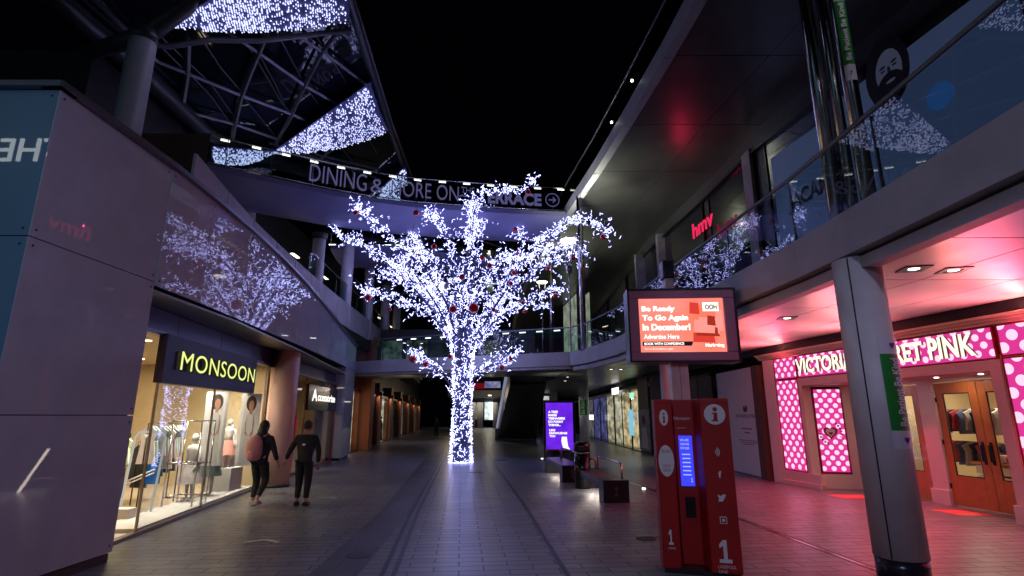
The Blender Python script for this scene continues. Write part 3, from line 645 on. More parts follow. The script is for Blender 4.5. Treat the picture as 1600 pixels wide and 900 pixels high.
# light nets: sails of LEDs under the canopy
def net(name, label, apex, e0, e1, sag, n, off=.45, size=.05):
    # triangular sail from apex to an edge e0..e1; lower side bows by sag (pixels of the survey view turned into metres)
    CC = lambda u, v: onPlane(u, v, PC + NC * off, NC)
    A = CC(*apex); B0 = CC(*e0); B1 = CC(*e1)
    t = thing(name, label, 'light net', tuple(A), 0, 'LED light nets under the canopy')
    ml = ((apex[0] + e1[0]) / 2, (apex[1] + e1[1]) / 2); d = CC(ml[0], ml[1] + sag) - CC(*ml)
    def S(s, w):                                          # s: apex..edge, w: upper..lower side
        return A + (B0 - A) * s * (1 - w) + (B1 - A) * s * w + d * (max(0.0, math.sin(math.pi * min(1, s))) ** .8) * w + V((0, 0, -.15 * math.sin(math.pi * w) * s))
    mb = MB(); N = 16
    for i in range(N):
        for j in range(6):
            mb.face([S(i/N, j/6), S((i+1)/N, j/6), S((i+1)/N, (j+1)/6), S(i/N, (j+1)/6)], 0, True)
    mb.build('fabric', M('net_haze_fabric', (.10, .10, .28), .8, emit=(.10, .10, .6), es=.03), t)  # faint blue glow in the sheet imitates haze around the bulbs
    mb = MB()
    for k in range(n):
        w = random.random(); s = math.sqrt(random.random()) * .97 + .01
        if random.random() < .25: s = s * .55
        cols = 74; s = (int(s * cols) + random.uniform(-.22, .22)) / cols
        p = S(s, w) + NC * .06
        mb.bulb(p, (S(s, min(1, w + .05)) - S(s, w)).normalized() * random.uniform(.5, 1.15) * size, size * .34)
    wr_ = MB()
    for i in range(0, 74, 3): wr_.tube([S(i/74, 0) + NC*.05, S(i/74, .5) + NC*.05, S(i/74, 1) + NC*.05], .008, 3, cap=False)
    wr_.build('wire', m_black, t)['kind'] = 'stuff'
    mb.build('light_string', m_ledn, t)['kind'] = 'stuff'
net('light_net', 'large sail of LED lights at the top, right of the thick column', (266, 40), (548, -150), (546, 33), 12, 1500, .5, .060)
net('light_net', 'triangular LED sail above the footbridge sign', (425, 238), (579, 128), (607, 204), 12, 1200, .5, .068)
net('light_net', 'small LED sail at the far tip of the canopy, above the ampersand', (592, 296), (634, 260), (640, 286), 3, 190, .4, .085)
net('light_net', 'LED sail behind the footbridge glass at the ampersand of the sign', (575, 305), (622, 278), (628, 314), 4, 330, .4, .085)
net('light_net', 'drooping LED swag behind the left end of the footbridge', (428, 236), (330, 228), (332, 250), 13, 520, .5, .068)

# ================================================================== FOOTBRIDGES
def deck(name, label, front, back, ztop, zedge, belly, m=m_bridge):
    o = thing(name, label, 'footbridge', tuple(V((*front[0], ztop))))
    mb = MB(); n = len(front)
    for i in range(n - 1):
        f0, f1, b0, b1 = [V((*p, 0)) for p in (front[i], front[i+1], back[i], back[i+1])]
        Z = lambda p, z: V((p.x, p.y, z))
        mb.face([Z(f0, zedge), Z(f1, zedge), Z(f1, ztop), Z(f0, ztop)]); mb.face([Z(b1, zedge), Z(b0, zedge), Z(b0, ztop), Z(b1, ztop)])
        mb.face([Z(f0, ztop), Z(f1, ztop), Z(b1, ztop), Z(b0, ztop)])
        K = 8
        for k in range(K):
            t0, t1 = k / K, (k + 1) / K; z0 = zedge - belly * math.sin(math.pi * t0); z1 = zedge - belly * math.sin(math.pi * t1)
            mb.face([Z(f0.lerp(b0, t0), z0), Z(f0.lerp(b0, t1), z1), Z(f1.lerp(b1, t1), z1), Z(f1.lerp(b1, t0), z0)], 0, True)
    mb.build('deck', m, o); return o
ZB = 11.2
bf = [atZ(u, v, ZB).to_2d() for u, v in [(310, 253), (328, 257), (390, 270), (450, 283), (515, 297), (580, 308), (650, 317), (720, 322), (800, 327), (884, 331)]]
bb = []
for i, p in enumerate(bf):
    d = (bf[min(i + 1, len(bf) - 1)] - bf[max(i - 1, 0)]).normalized(); bb.append(p + V((-d.y, d.x)) * 3.6)
br = deck('footbridge', 'upper footbridge with a curved pale underside carrying the DINING & MORE sign', bf, bb, ZB, ZB - .22, .62)
m_bgl = GLASS('bridge_glass', (.45, .55, .55), 1.5)
mb = MB()
for a, b in zip(bf, bf[1:]): mb.face([(a.x, a.y, ZB), (b.x, b.y, ZB), (b.x, b.y, ZB + 1.15), (a.x, a.y, ZB + 1.15)])
mb.build('balustrade_glass', m_bgl, br)
mb = MB(); mb.tube([(a.x, a.y, ZB + 1.2) for a in bf], .035, 8); mb.tube([(a.x, a.y, ZB + .06) for a in bf], .03, 6); mb.build('handrail', m_steel, br)
def along(pl, s):
    for a, b in zip(pl, pl[1:]):
        L = (b - a).length
        if s <= L: return a.lerp(b, s / L), (b - a).normalized()
        s -= L
    return pl[-1], (pl[-1] - pl[-2]).normalized()
LBR = sum((b - a).length for a, b in zip(bf, bf[1:]))
k = 0; s = .9
while s < LBR - .3:
    p, d = along(bf, s); mb = MB(); mb.box((p.x - .012, p.y - .03, ZB - .05), (p.x + .012, p.y + .0, ZB + 1.18)); mb.build('post', m_steel, br); s += 1.62
s = .6
while s < LBR - .2:
    p, d = along(bf, s); q = V((p.x + .0, p.y + .05, ZB + 1.13)); mb = MB(); mb.tube([q, q + V((d.x, d.y, 0)) * .32], .028, 6); mb.build('handrail_lamp', m_lamp, br); s += 1.12
mb = MB(); mb.tube([(a.x, a.y, ZB + 1.2) for a in bb], .03, 6); mb.build('handrail', m_steel, br)
# sign band: letters fixed to the balustrade
sgn = thing('bridge_sign', 'pale letters DINING & MORE ON THE TERRACE with an arrow on the footbridge', 'sign', (bf[3].x, bf[3].y, ZB))
def bridge_text(body, u0, u1, h, z, bold=0, small=False):
    # letters laid chord by chord along the balustrade
    def sx(u):
        best = 0; bs = 1e9
        for i in range(400):
            s_ = LBR * i / 400; p, d = along(bf, s_); w = V((p.x, p.y, ZB + .6)) - E0
            cz = w.y * math.cos(PITCH) + w.z * math.sin(PITCH); uu = 800 + FOC * w.x / cz
            if abs(uu - u) < bs: bs = abs(uu - u); best = s_
        return best
    s0, s1 = sx(u0), sx(u1); p0, _ = along(bf, s0); p1, _ = along(bf, s1)
    F = wallframe(p0, p1); L = (p1 - p0).length; mb = MB(); addtext(mb, F, body, 0, z, L, h, c0=.04, depth=.03, bold=bold); return mb, F, L
def btext(*a, name='lettering', **k):
    k.setdefault('bold', -.008); mb, F, L = bridge_text(*a, **k); mb.build(name, m_text, sgn)
btext('DINING', 484, 572, .78, ZB + .20); btext('&', 580, 600, .62, ZB + .22); btext('MORE ON', 612, 716, .72, ZB + .20); btext('THE', 720, 742, .30, ZB + .62)
btext('TERRACE', 747, 846, .62, ZB + .20, bold=.035)
mb, F, L = bridge_text('O', 852, 873, .72, ZB + .16)
mb = MB(); cx_, cz_ = L / 2, ZB + .54; rr = .34
for k in range(28):
    a0, a1 = 2*math.pi*k/28, 2*math.pi*(k+1)/28
    mb.face([F.p(cx_ + r*math.cos(a), cz_ + r*math.sin(a), .06) for r, a in ((rr, a0), (rr, a1), (rr-.045, a1), (rr-.045, a0))])
mb.fbox(F, cx_-.18, cz_-.025, .05, cx_+.16, cz_+.025, .07); mb.fpoly(F, [(cx_+.02, cz_+.16), (cx_+.18, cz_), (cx_+.02, cz_-.16), (cx_+.02, cz_-.09), (cx_+.11, cz_), (cx_+.02, cz_+.09)], .05, .07)
mb.build('arrow', m_text, sgn)
mb, F, L = bridge_text('O', 718, 744, .72, ZB + .16); mb = MB()
zig = [(L * i / 6, ZB + .48 + (.06 if i % 2 else 0)) for i in range(7)]
mb.fpoly(F, zig + [(a, b - .05) for a, b in zig[::-1]], .05, .07); mb.build('zigzag', m_text, sgn)

# branch bridge behind, lower
f2 = [V(p) for p in [(-9.3, 26.3), (-7.6, 26.0), (-5.6, 26.4), (-3.4, 27.6), (-1.2, 29.5), (.4, 31.5)]]
b2 = [p + V((.2, 3.4)) for p in f2]
z2 = 10.35
bb2 = deck('footbridge', 'darker branch footbridge passing behind and below the sign bridge', f2, b2, z2, z2 - .2, .45)
mb = MB()
for a, b in zip(f2, f2[1:]): mb.face([(a.x, a.y, z2), (b.x, b.y, z2), (b.x, b.y, z2 + 1.1), (a.x, a.y, z2 + 1.1)])
mb.build('balustrade_glass', m_bgl, bb2)
mb = MB(); mb.tube([(a.x, a.y, z2 + 1.15) for a in f2], .03, 6)
for p in f2: mb.tube([(p.x, p.y, z2), (p.x, p.y, z2 + 1.15)], .02, 6)
mb.build('handrail', m_steel, bb2)
mb = MB()
for i in range(7):
    p = f2[0].lerp(f2[2], i / 6.5); mb.box((p.x - .15, p.y + .2, z2 + .10), (p.x + .18, p.y + .25, z2 + .14))
mb.build('deck_lamp', m_lamp, bb2)
# far fabric sails below the canopy
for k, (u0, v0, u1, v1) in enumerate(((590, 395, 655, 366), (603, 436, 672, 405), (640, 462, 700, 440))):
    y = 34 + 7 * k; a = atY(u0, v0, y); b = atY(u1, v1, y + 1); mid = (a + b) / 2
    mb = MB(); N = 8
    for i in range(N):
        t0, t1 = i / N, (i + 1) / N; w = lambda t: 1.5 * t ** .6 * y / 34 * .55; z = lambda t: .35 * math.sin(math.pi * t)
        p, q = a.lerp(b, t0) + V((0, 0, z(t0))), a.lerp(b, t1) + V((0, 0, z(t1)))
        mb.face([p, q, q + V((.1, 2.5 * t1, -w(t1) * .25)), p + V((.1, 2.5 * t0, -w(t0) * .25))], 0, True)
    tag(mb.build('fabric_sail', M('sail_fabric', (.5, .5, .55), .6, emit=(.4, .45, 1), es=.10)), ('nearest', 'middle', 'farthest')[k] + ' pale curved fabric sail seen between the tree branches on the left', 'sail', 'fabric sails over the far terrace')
mb = MB(); mb.face([atZ(450, 360, 16) , atZ(860, 400, 16), V((3, 90, 14)), V((-18, 90, 14))])
m_bk = mb.build('far_canopy', m_cang); tag(m_bk, 'dark glass roof far behind the footbridges', 'canopy')
mb = MB()
for i in range(10):
    y = 38 + i * 5; mb.tube([(-14, y, 15.2), (-4 + i * .3, y + 6, 15.2)], .12, 6); mb.tube([(-14, y + 6, 15.2), (-4 + i * .3, y, 15.2)], .12, 6)
mb.build('lattice_rib', m_truss, m_bk)
# ================================================================== RIGHT BUILDING
rb = thing('gallery_building', 'two-storey shop building on the right with an upper walkway and deep overhanging roof', 'building', (7, 15, 0))
ZD, ZF, ZL = 4.45, 3.92, 3.74
yy = [-8, -2, 3, 6, 8, 10.2, 12.4, 14.5, 16.6, 18.8, 20.4, 21.6, 22.8]
edge = [(ex(y), y) for y in yy] + [(0.0, 23.8), (-3.0, 24.9), (-6.4, 26.3), (-8.3, 27.4)]
inner = [(-8.3, 31.5), (-4, 29.5), (0, 29.2), (1.6, 31), (1.2, 40), (.6, 62)]
# walkway slab
def rowprism(mb, ys, f0, f1, z0, z1, mi=0):
    for a, b in zip(ys, ys[1:]): mb.prism([(f0(a), a), (f1(a), a), (f1(b), b), (f0(b), b)], z0, z1, mi)
YS = [-8, 3, 6, 8, 10.2, 12.4, 14.5, 16.6, 18.8, 20.4, 21.6, 22.8, 27, 31, 40, 50, 62]
mb = MB(); rowprism(mb, YS[:12], lambda y: ex(y) + .25, lambda y: rx(y) + .3, ZF, ZD)
rowprism(mb, [22.8, 31], lambda y: 2.45, lambda y: rx(y) + .3, ZF, ZD); rowprism(mb, YS[13:], lambda y: ex(y), lambda y: rx(y) + .3, ZF, ZD)
mb.prism([(2.45, 23.1), (2.45, 29.2), (-4, 29.5), (-8.3, 31.5), (-8.3, 27.6), (-6.4, 26.6), (-3, 25.2), (0, 24.1)], ZF, ZD)
mb.build('walkway_deck', m_charc, rb)
# panelled soffit under the walkway
mb = MB()
for a, b in zip(YS, YS[1:]):
    x0a, x1a, x0b, x1b = ex(a) + .42, rx(a) - .05, ex(b) + .42, rx(b) - .05; nseg = 3 if a < 20 else 2
    for k in range(nseg):
        t0, t1 = k / nseg, (k + 1) / nseg
        P = lambda x0, x1, t: x0 + (x1 - x0) * t
        mb.prism([(P(x0a, x1a, t0) + .012, a + .012), (P(x0a, x1a, t1) - .012, a + .012), (P(x0b, x1b, t1) - .012, b - .012), (P(x0b, x1b, t0) + .012, b - .012)], ZF - .035, ZF - .004, 0 if a < 18 else 1)
mb.prism([(2.4, 23.6), (2.4, 29.0), (-4, 29.3), (-8.1, 31.2), (-8.1, 28.0), (-6.4, 26.9), (-3, 25.5), (0, 24.4)], ZF - .035, ZF - .004, 1)
mb.build('walkway_soffit', [m_sofw, m_soff], rb)
# fascia, two bands with a shadow gap
def band(mbx, pl, off, z0, z1, th=.2):
    for a, b in zip(pl, pl[1:]):
        F = wallframe(b, a) if False else Frame((a[0], a[1], 0), (a[0] - b[0], a[1] - b[1], 0)); L = math.hypot(b[0]-a[0], b[1]-a[1])
        mbx.fbox(F, -L, z0, -off - th, 0, z1, -off)
for i, (a, b) in enumerate(zip(edge, edge[1:])):
    mb = MB(); band(mb, [a, b], 0, ZF, ZD + .05); mb.build('fascia_panel', m_conc, rb, .004)
mb = MB(); band(mb, edge[:13], .12, ZL - .02, ZF - .05, .2); band(mb, edge[12:], .12, ZF - .12, ZF - .02, .2); mb.build('fascia_lip', m_conc, rb)
mb = MB(); band(mb, edge, .16, ZF - .06, ZF + .0, .1); mb.build('shadow_gap', m_dark, rb)
# balustrade
mb = MB(); gp = []
for a, b in zip(edge, edge[1:]):
    mb.face([(a[0] + .06, a[1] + .05, ZD + .05), (b[0] + .06, b[1] + .05, ZD + .05), (b[0] + .06, b[1] + .05, 5.5), (a[0] + .06, a[1] + .05, 5.5)])
mb.build('balustrade_glass', m_rail, rb)
mb = MB(); mb.tube([(a[0] + .06, a[1] + .05, 5.55) for a in edge], .032, 10); mb.build('handrail', m_railcap, rb)
for a in edge[2:]: mb = MB(); mb.box((a[0] + .055, a[1] + .03, ZD), (a[0] + .085, a[1] + .06, 5.5)); mb.build('balustrade_post', m_black, rb)
mc_ = thing('crossing_shops', 'low dark shopfronts with dim greenish windows behind the crossing walkway balustrade', 'shopfront', (-2, 33, ZD))
mb = MB(); mb.box((-8.2, 32.6, 4.4), (1.4, 35, 7.0)); mb.build('wall', M('crossing_dark', (.03, .03, .035), .4), mc_)
for k in range(6):
    x_ = -7.9 + k * 1.5; mb = MB(); mb.box((x_, 32.5, 4.6), (x_ + 1.25, 32.58, 6.3)); mb.build('window', EMN('crosswin%d' % (k % 3), ((.20, .30, .22), (.30, .30, .16), (.05, .07, .10))[k % 3], (.02, .03, .03), .30, 2.2), mc_)
for k in range(11):
    t_ = (k + .5) / 11; x_ = -6.0 + 8.2 * t_; y_ = 26.2 - 3.2 * t_; mb = MB(); mb.tube([(x_, y_ + .1, 5.47), (x_ + .26, y_ + .0, 5.47)], .018, 6); mb.build('rail_lamp', m_lamp, rb)
# lower shopfront wall behind
mb = MB(); rowprism(mb, [-8, 6.5, 9.9], lambda y: rx(y) + .55, lambda y: rx(y) + 7, 3.75, 12); rowprism(mb, [9.9, 16.5, 19.4, 28, 60], lambda y: rx(y) + .5, lambda y: rx(y) + 7, 3.75, 11.2)
mb.build('wall', M('upper_wall_dark', (.06, .055, .06), .45, var=.3), rb)
mb = MB(); rowprism(mb, [-8, 6.5, 9.9, 16.5, 19.4, 28, 60], lambda y: rx(y) - .02, lambda y: rx(y) + .55, 3.68, 3.90); mb.build('header', m_dark, rb)
mb = MB()
for k, (z0, z1, o_) in enumerate(((3.50, 3.56, .02), (3.56, 3.61, .07), (3.61, 3.66, .12))):
    rowprism(mb, [5.5, 6.5, 9.9, 16.7], lambda y: rx(y) - o_, lambda y: rx(y) + .3, z0, z1)
mb.build('cornice', M('cornice_gold', (.62, .50, .36), .35, metal=.3), rb)
# ---------------- pink shop
vs = thing('pink_shopfront', 'bright pink polka-dot shopfront with white frames and wooden doors', 'shopfront', (8, 12, 0))
m_pink = EM('pink_glow', (.84, .045, .34), .92); m_dot = EM('pink_dot', (1, .62, .80), 1.2)
m_vswhite = M('vs_white', (.75, .66, .62), .35, var=.03)
m_rededge = M('red_edge', (.35, .0, .02), .3)
def clip(poly, w, h):
    for ax, lim, sg_ in ((0, 0, 1), (0, w, -1), (1, 0, 1), (1, h, -1)):
        out = []
        for i in range(len(poly)):
            a, b = poly[i - 1], poly[i]; ia = (a[ax] - lim) * sg_ >= 0; ib = (b[ax] - lim) * sg_ >= 0
            if ia != ib: t = (lim - a[ax]) / (b[ax] - a[ax]); out.append((a[0] + (b[0]-a[0])*t, a[1] + (b[1]-a[1])*t))
            if ib: out.append(b)
        poly = out
        if not poly: return poly
    return poly
def dots(name, F, a0, b0, a1, b1, c, parent, r=.068, pit=.27):
    mb = MB(); mb.fbox(F, a0, b0, c - .04, a1, b1, c)
    w, h = a1 - a0, b1 - b0; j = 0; y = pit * .35
    while y < h + pit:
        x = (pit * .5 if j % 2 else 0) + .04
        while x < w + pit:
            pl = clip([(x + r*math.cos(k*math.pi/8), y + r*math.sin(k*math.pi/8)) for k in range(16)], w, h)
            if len(pl) > 2: mb.face([F.p(a0 + p[0], b0 + p[1], c + .003) for p in pl], 1)
            x += pit
        y += pit * .5 * 1.15; j += 1
    o = mb.build(name, [m_pink, m_dot], parent)
    mb = MB(); e = .03
    for (q0, q1, q2, q3) in ((a0-e, b0-e, a1+e, b0), (a0-e, b1, a1+e, b1+e), (a0-e, b0, a0, b1), (a1, b0, a1+e, b1)): mb.fbox(F, q0, q1, c - .05, q2, q3, c + .012)
    mb.build('panel_trim', m_rededge, parent); return o
P0, P1, P2 = (7.66, 16.5), (8.02, 14.75), (8.90, 10.05); P3 = (9.45, 7.0)
F1 = wallframe(P0, P2); L02 = math.hypot(P2[0]-P0[0], P2[1]-P0[1]); LS = math.hypot(P1[0]-P0[0], P1[1]-P0[1])
def fr(u, v, F=None): return (F or F1).q(u, v)
zs0, zs1 = 2.90, 3.46
dots('polka_sign_panel', F1, .52, zs0, 1.40, zs1, .0, vs); dots('polka_sign_panel', F1, 1.48, zs0, L02 + .12, zs1, .0, vs)
aa0 = fr(1212, 600)[0]; aa1 = fr(1262, 740)[0]
dots('polka_panel', F1, .52, .40, 1.38, zs0 - .07, .0, vs)
mb = MB(); mb.fbox(F1, .0, 0, -.12, .47, 3.48, .03); mb.build('pilaster', m_vswhite, vs, .005)
mb = MB(); mb.fbox(F1, .3, 0, -.1, 1.9, .36, .04); mb.fbox(F1, .3, 0, -.1, 1.9, .12, .07); mb.build('plinth', m_vswhite, vs, .005)
mb = MB(); mb.fbox(F1, 1.43, .36, -.12, 1.56, zs0 - .04, .02); mb.fbox(F1, 1.56, 2.66, -.12, L02, zs0 - .04, .02); mb.build('frame', m_vswhite, vs, .005)
# angled bay facing the street
B0, B1 = tuple(F1.p(1.56, 0, -.02).to_2d()), (9.12, 14.75)
FBy = Frame((B0[0], B0[1], 0), (1, (B1[1]-B0[1]) / (B1[0]-B0[0]), 0)); LBy = math.hypot(B1[0]-B0[0], B1[1]-B0[1])
mb = MB(); mb.fbox(FBy, -.02, 0, -.1, LBy, .36, .03); mb.fbox(FBy, -.02, 2.62, -.1, LBy, 2.72, .0); mb.fbox(FBy, -.02, .36, -.1, .19, 2.62, .0); mb.fbox(FBy, LBy - .22, .36, -.1, LBy, 2.62, .0); mb.build('bay_frame', m_vswhite, vs, .004)
dots('polka_panel', FBy, .24, .42, LBy - .27, 2.55, .01, vs, .062, .235)
# crest: heart with laurel
cw = (.20 + LBy - .28) / 2; mb = MB()
hp = [(.16*math.sin(t)**3*1.0, .0105*(13*math.cos(t) - 5*math.cos(2*t) - 2*math.cos(3*t) - math.cos(4*t))) for t in [k*2*math.pi/28 for k in range(28)]]
mb.fpoly(FBy, [(cw + x*1.1, 1.42 + y*1.1) for x, y in hp][::-1], .014, .02, 0); mb.fpoly(FBy, [(cw + x*.75, 1.42 + y*.75) for x, y in hp][::-1], .021, .024, 1)
mb.fpoly(FBy, [(cw + x*.32, 1.40 + y*.32) for x, y in hp][::-1], .025, .028, 0)
for sx in (-1, 1):
    for k in range(9):
        t = -1.2 + k * .27; px, pz = cw + sx * .26 * math.cos(t), 1.41 + .28 * math.sin(t)
        mb.fpoly(FBy, [(px + sx*.045*math.cos(t), pz + .045*math.sin(t)), (px - .02, pz + .03), (px - sx*.03*math.cos(t), pz - .03*math.sin(t)), (px + .02, pz - .02)], .014, .018, 0)
mb.build('crest', [M('crest_red', (.35, .01, .06), .4), m_whitevinyl], vs)
# doors
D0, D1 = (9.14, 14.70), (9.62, 10.30)
FD = wallframe(D0, D1); LD = math.hypot(D1[0]-D0[0], D1[1]-D0[1])
HD = 2.55
def door(F, a0, a1, parent, handle, hinge):
    t = MB(); e = .17; c0, c1 = -.05, 0
    for (x0, z0, x1, z1) in ((a0, .02, a0+e, HD), (a1-e, .02, a1, HD), (a0+e, .02, a1-e, .62), (a0+e, HD-.22, a1-e, HD)): t.fbox(F, x0, z0, c0, x1, z1, c1)
    d = t.build('door', m_wood, parent, .006)
    g = MB(); g.fbox(F, a0+e, .62, -.03, a1-e, HD-.22, -.02); g.build('glass', m_glass, d)
    g = MB()
    for (x0, z0, x1, z1) in ((a0+e, .62, a0+e+.02, HD-.22), (a1-e-.02, .62, a1-e, HD-.22), (a0+e, .62, a1-e, .64), (a0+e, HD-.24, a1-e, HD-.22)): g.fbox(F, x0, z0, -.02, x1, z1, -.005)
    g.build('glass_bead', m_black, d)
    g = MB(); hx = a1 - e*.45 if handle > 0 else a0 + e*.45
    g.tube([F.p(hx, .95, .0), F.p(hx, .97, .06), F.p(hx, 1.27, .06), F.p(hx, 1.29, 0)], .016, 8); g.fbox(F, hx-.03, .9, 0, hx+.03, 1.34, .01); g.build('handle', m_black, d)
    hx = a0 if hinge > 0 else a1
    for z in (.35, 1.25, 2.15): g = MB(); g.tube([F.p(hx, z, .01), F.p(hx, z+.1, .01)], .016, 8); g.build('hinge', m_black, d)
    return d
def da(u): return fr(u, 700, FD)[0]
door(FD, .20, 1.12, vs, 1, 1); door(FD, 1.14, 2.08, vs, -1, -1)
a2 = max(2.45, da(1462)); a3 = da(1583)
door(FD, 2.53, 3.50, vs, 1, 1); door(FD, 3.52, 4.40, vs, -1, -1)
mb = MB(); mb.fbox(FD, 2.10, 0, -.1, 2.51, HD + .1, .04); mb.fbox(FD, 2.07, 0, -.1, 2.53, .3, .08); mb.fbox(FD, -.05, 0, -.1, .18, HD + .1, .04); mb.fbox(FD, -.2, HD + .02, -.1, LD, HD + .25, .02); mb.build('door_surround', m_vswhite, vs, .005)
mb = MB(); mb.prism([F1.p(1.6, 0).to_2d(), F1.p(L02, 0).to_2d(), (D1[0], D1[1]), (9.2, 14.8)], 2.66, 2.69); mb.build('porch_soffit', M('porch_pink', (.75, .30, .32), .4), vs)
for a in (.9, 1.8, 3.0, 4.0): p = FD.p(a, 2.655, .35); mb = MB(); mb.tube([p, p + V((0, 0, -.012))], .045, 12); mb.build('downlight', m_lamp, vs)
for a in (1.2, 3.4):
    lamp('porch_light', 'AREA', tuple(FD.p(a, 2.62, .4)), 5, (1, .72, .6), vs, .15)
mb = MB(); mb.fbox(F1, L02 - .02, 0, -.75, L02 + .16, 2.86, .03); mb.fbox(F1, L02 - .06, 0, -.8, L02 + .20, .32, .07); mb.build('pilaster', m_vswhite, vs, .005)
F3 = wallframe(P2, P3); L3 = math.hypot(P3[0]-P2[0], P3[1]-P2[1])
dots('polka_panel', F3, .24, .42, 1.9, zs0 - .04, .0, vs, .10, .37); dots('polka_panel', F3, .24, zs0 + .03, 1.9, 3.46, .0, vs, .10, .37); dots('polka_panel', F3, 1.98, .42, L3, 3.46, .0, vs, .10, .37)
mb = MB(); mb.fbox(F3, 0, 0, -.3, .18, 2.86, .02); mb.fbox(F3, 0, 0, -.1, L3, .36, .04); mb.build('frame', m_vswhite, vs)
# lettering across the sign
sgp = thing('shop_sign', "cream raised letters VICTORIA'S SECRET PINK on the pink dotted sign band", 'sign', tuple(F1.p(3, zs0, .05)))
la = fr(1247, 575)[0]; lb = fr(1527, 545)[0]
mtx = [EM('sign_cream', (1, .93, .70), 1.35), M('sign_gold_side', (.25, .14, .03), .4)]
tot = lb - la
mb = MB(); addtext(mb, F1, "VICTORIA'S SECRET", la, zs0 + .08, fr(1448, 560)[0] - la, .42, c0=.02, depth=.05, bold=.03, side=1); mb.build('lettering', mtx, sgp)
mb = MB(); addtext(mb, F1, "PINK", fr(1457, 560)[0], zs0 + .07, fr(1529, 545)[0] - fr(1457, 560)[0], .44, c0=.02, depth=.05, bold=.03, side=1); mb.build('lettering', mtx, sgp)
# shop interior behind the doors
mb = MB(); mb.box((9.7, 9.0, .0), (14, 15.2, .03)); mb.build('shop_floor', m_floorw, vs)
mb = MB(); mb.box((13.0, 9.0, .03), (13.1, 15.2, 3.0)); mb.box((9.3, 15.0, .03), (13, 15.1, 3.0)); mb.box((9.7, 9.0, .03), (13, 9.1, 3.0)); mb.box((9.74, 9.1, 3.0), (13, 15, 3.05)); mb.build('shop_wall', M('vs_wall', (.72, .58, .36), .6), vs)
for y in (10.8, 12.4, 14.0): lamp('shop_downlight', 'AREA', (11.2, y, 2.85), 30, (1, .84, .58), vs, .6)
vs_c = [(.03, .03, .05), (.45, .42, .40), (.08, .10, .22), (.5, .03, .05)]
t = thing('clothes_rail', 'upper rail of dark hoodies seen through the right wooden door of the pink shop', 'clothes rail', (11.1, 12.8, 0))
mb = MB(); mb.tube([(11, 12.1, 2.0), (11, 14.4, 2.0)], .015, 8); mb.tube([(11, 12.1, 1.25), (11, 14.4, 1.25)], .015, 8)
for y in (12.1, 14.4): mb.tube([(11, y, .03), (11, y, 2.0)], .015, 8)
mb.build('frame', m_steel, t)
for j in range(22):
    yy_ = 12.2 + (j % 11) * .2; z = 2.0 if j < 11 else 1.25; l = random.uniform(.45, .6); F = Frame((10.78, yy_, z - l), (1, random.uniform(-.2, .2), 0)); mb = MB()
    mb.fpoly(F, [(.02, 0), (.44, 0), (.40, l * .6), (.44, l * .85), (.26, l), (.18, l), (.0, l * .85), (.06, l * .6)], -.03, .03)
    tag(mb.build('garment', M('vscloth%d' % (j % 4), vs_c[j % 4], .85, bump=.4, bscale=9)), ORD[j % 11] + ' garment from the near end on the ' + ('upper' if j < 11 else 'lower') + ' rail of the pink shop', 'garment', 'garments behind the wooden doors')
t = thing('drawer_table', 'white drawer table with folded clothes behind the right wooden door', 'table', (10.4, 12.1, 0))
for z in (.18, .40, .62):
    mb = MB(); mb.box((10.35, 11.5, z), (11.2, 12.6, z + .18)); dd = mb.build('drawer', m_vswhite, t, .01)
    mb = MB(); mb.box((10.33, 12.0, z + .07), (10.35, 12.1, z + .10)); mb.build('knob', m_black, dd)
mb = MB(); mb.box((10.3, 11.45, .82), (11.25, 12.65, .87)); mb.build('table_top', m_wood, t)
for j in range(3): 
    mb = MB(); mb.box((10.4, 11.55 + j * .36, .87), (10.8, 11.85 + j * .36, 1.0 + .03 * j)); tag(mb.build('folded_clothes', M('fold%d' % j, ((.35, .03, .06), (.5, .3, .3), (.05, .05, .08))[j], .8), None, .02), ('left', 'middle', 'right')[j] + ' stack of folded clothes on the drawer table in the pink shop', 'clothes')
# concealed area lamps added to tint soffit and paving pink
for y_, p_ in ((15.5, 26), (12.4, 34), (9.2, 26), (6.2, 6)):
    lamp('pink_fill', 'AREA', (rx(y_) - .12, y_, 3.18), p_ * 2.3, (1, .10, .22), vs, .5, 2.6, aim=(-.55, -.1, .9), spread=R(150))
    lamp('pink_fill', 'AREA', (rx(y_) - .3, y_, 2.4), p_ * 2.1, (1, .05, .12), vs, .8, 2.6, aim=(-.5, -.1, -1), spread=R(120))
    lamp('soffit_fill', 'AREA', (rx(y_) - .45, y_, 3.42), p_ * 1.2, (1, .30, .24), vs, .2, 2.4, aim=(-.7, 0, 1))
# ---------------- hoarding and further fronts
H0, H1 = (7.62, 20.3), (7.66, 17.15)
FH = wallframe(H0, H1); LH = 3.15
mb = MB(); mb.fbox(FH, 0, .03, -.08, LH, 3.38, 0); ho = mb.build('shop_hoarding', M('hoarding_white', (.82, .82, .88), .5, var=.04)); tag(ho, 'plain pale hoarding with the small grey word SWAROVSKI beside the pink shop', 'hoarding')
m_grey = M('print_grey', (.05, .05, .07), .5)
ht = MB(); a, b = FH.q(1150, 650); a1_, _ = FH.q(1182, 650); wT = max(.6, a1_ - a)
addtext(ht, FH, 'SWAROVSKI', a, b - .06, wT, .12, c0=.004, bold=.01)
for k, (ww, dz, hh) in enumerate(((.5, .42, .05), (.3, .54, .045), (.9, .78, .03), (.85, .84, .03), (.55, .90, .03))): ht.fbox(FH, a + wT*.5 - ww*wT*.5, b - dz, .003, a + wT*.5 + ww*wT*.5, b - dz + hh*.6, .005)
ht.fpoly(FH, [(a+wT*.44, b+.12), (a+wT*.58, b+.14), (a+wT*.62, b+.26), (a+wT*.52, b+.36), (a+wT*.50, b+.26), (a+wT*.42, b+.34), (a+wT*.40, b+.20)], .003, .006)
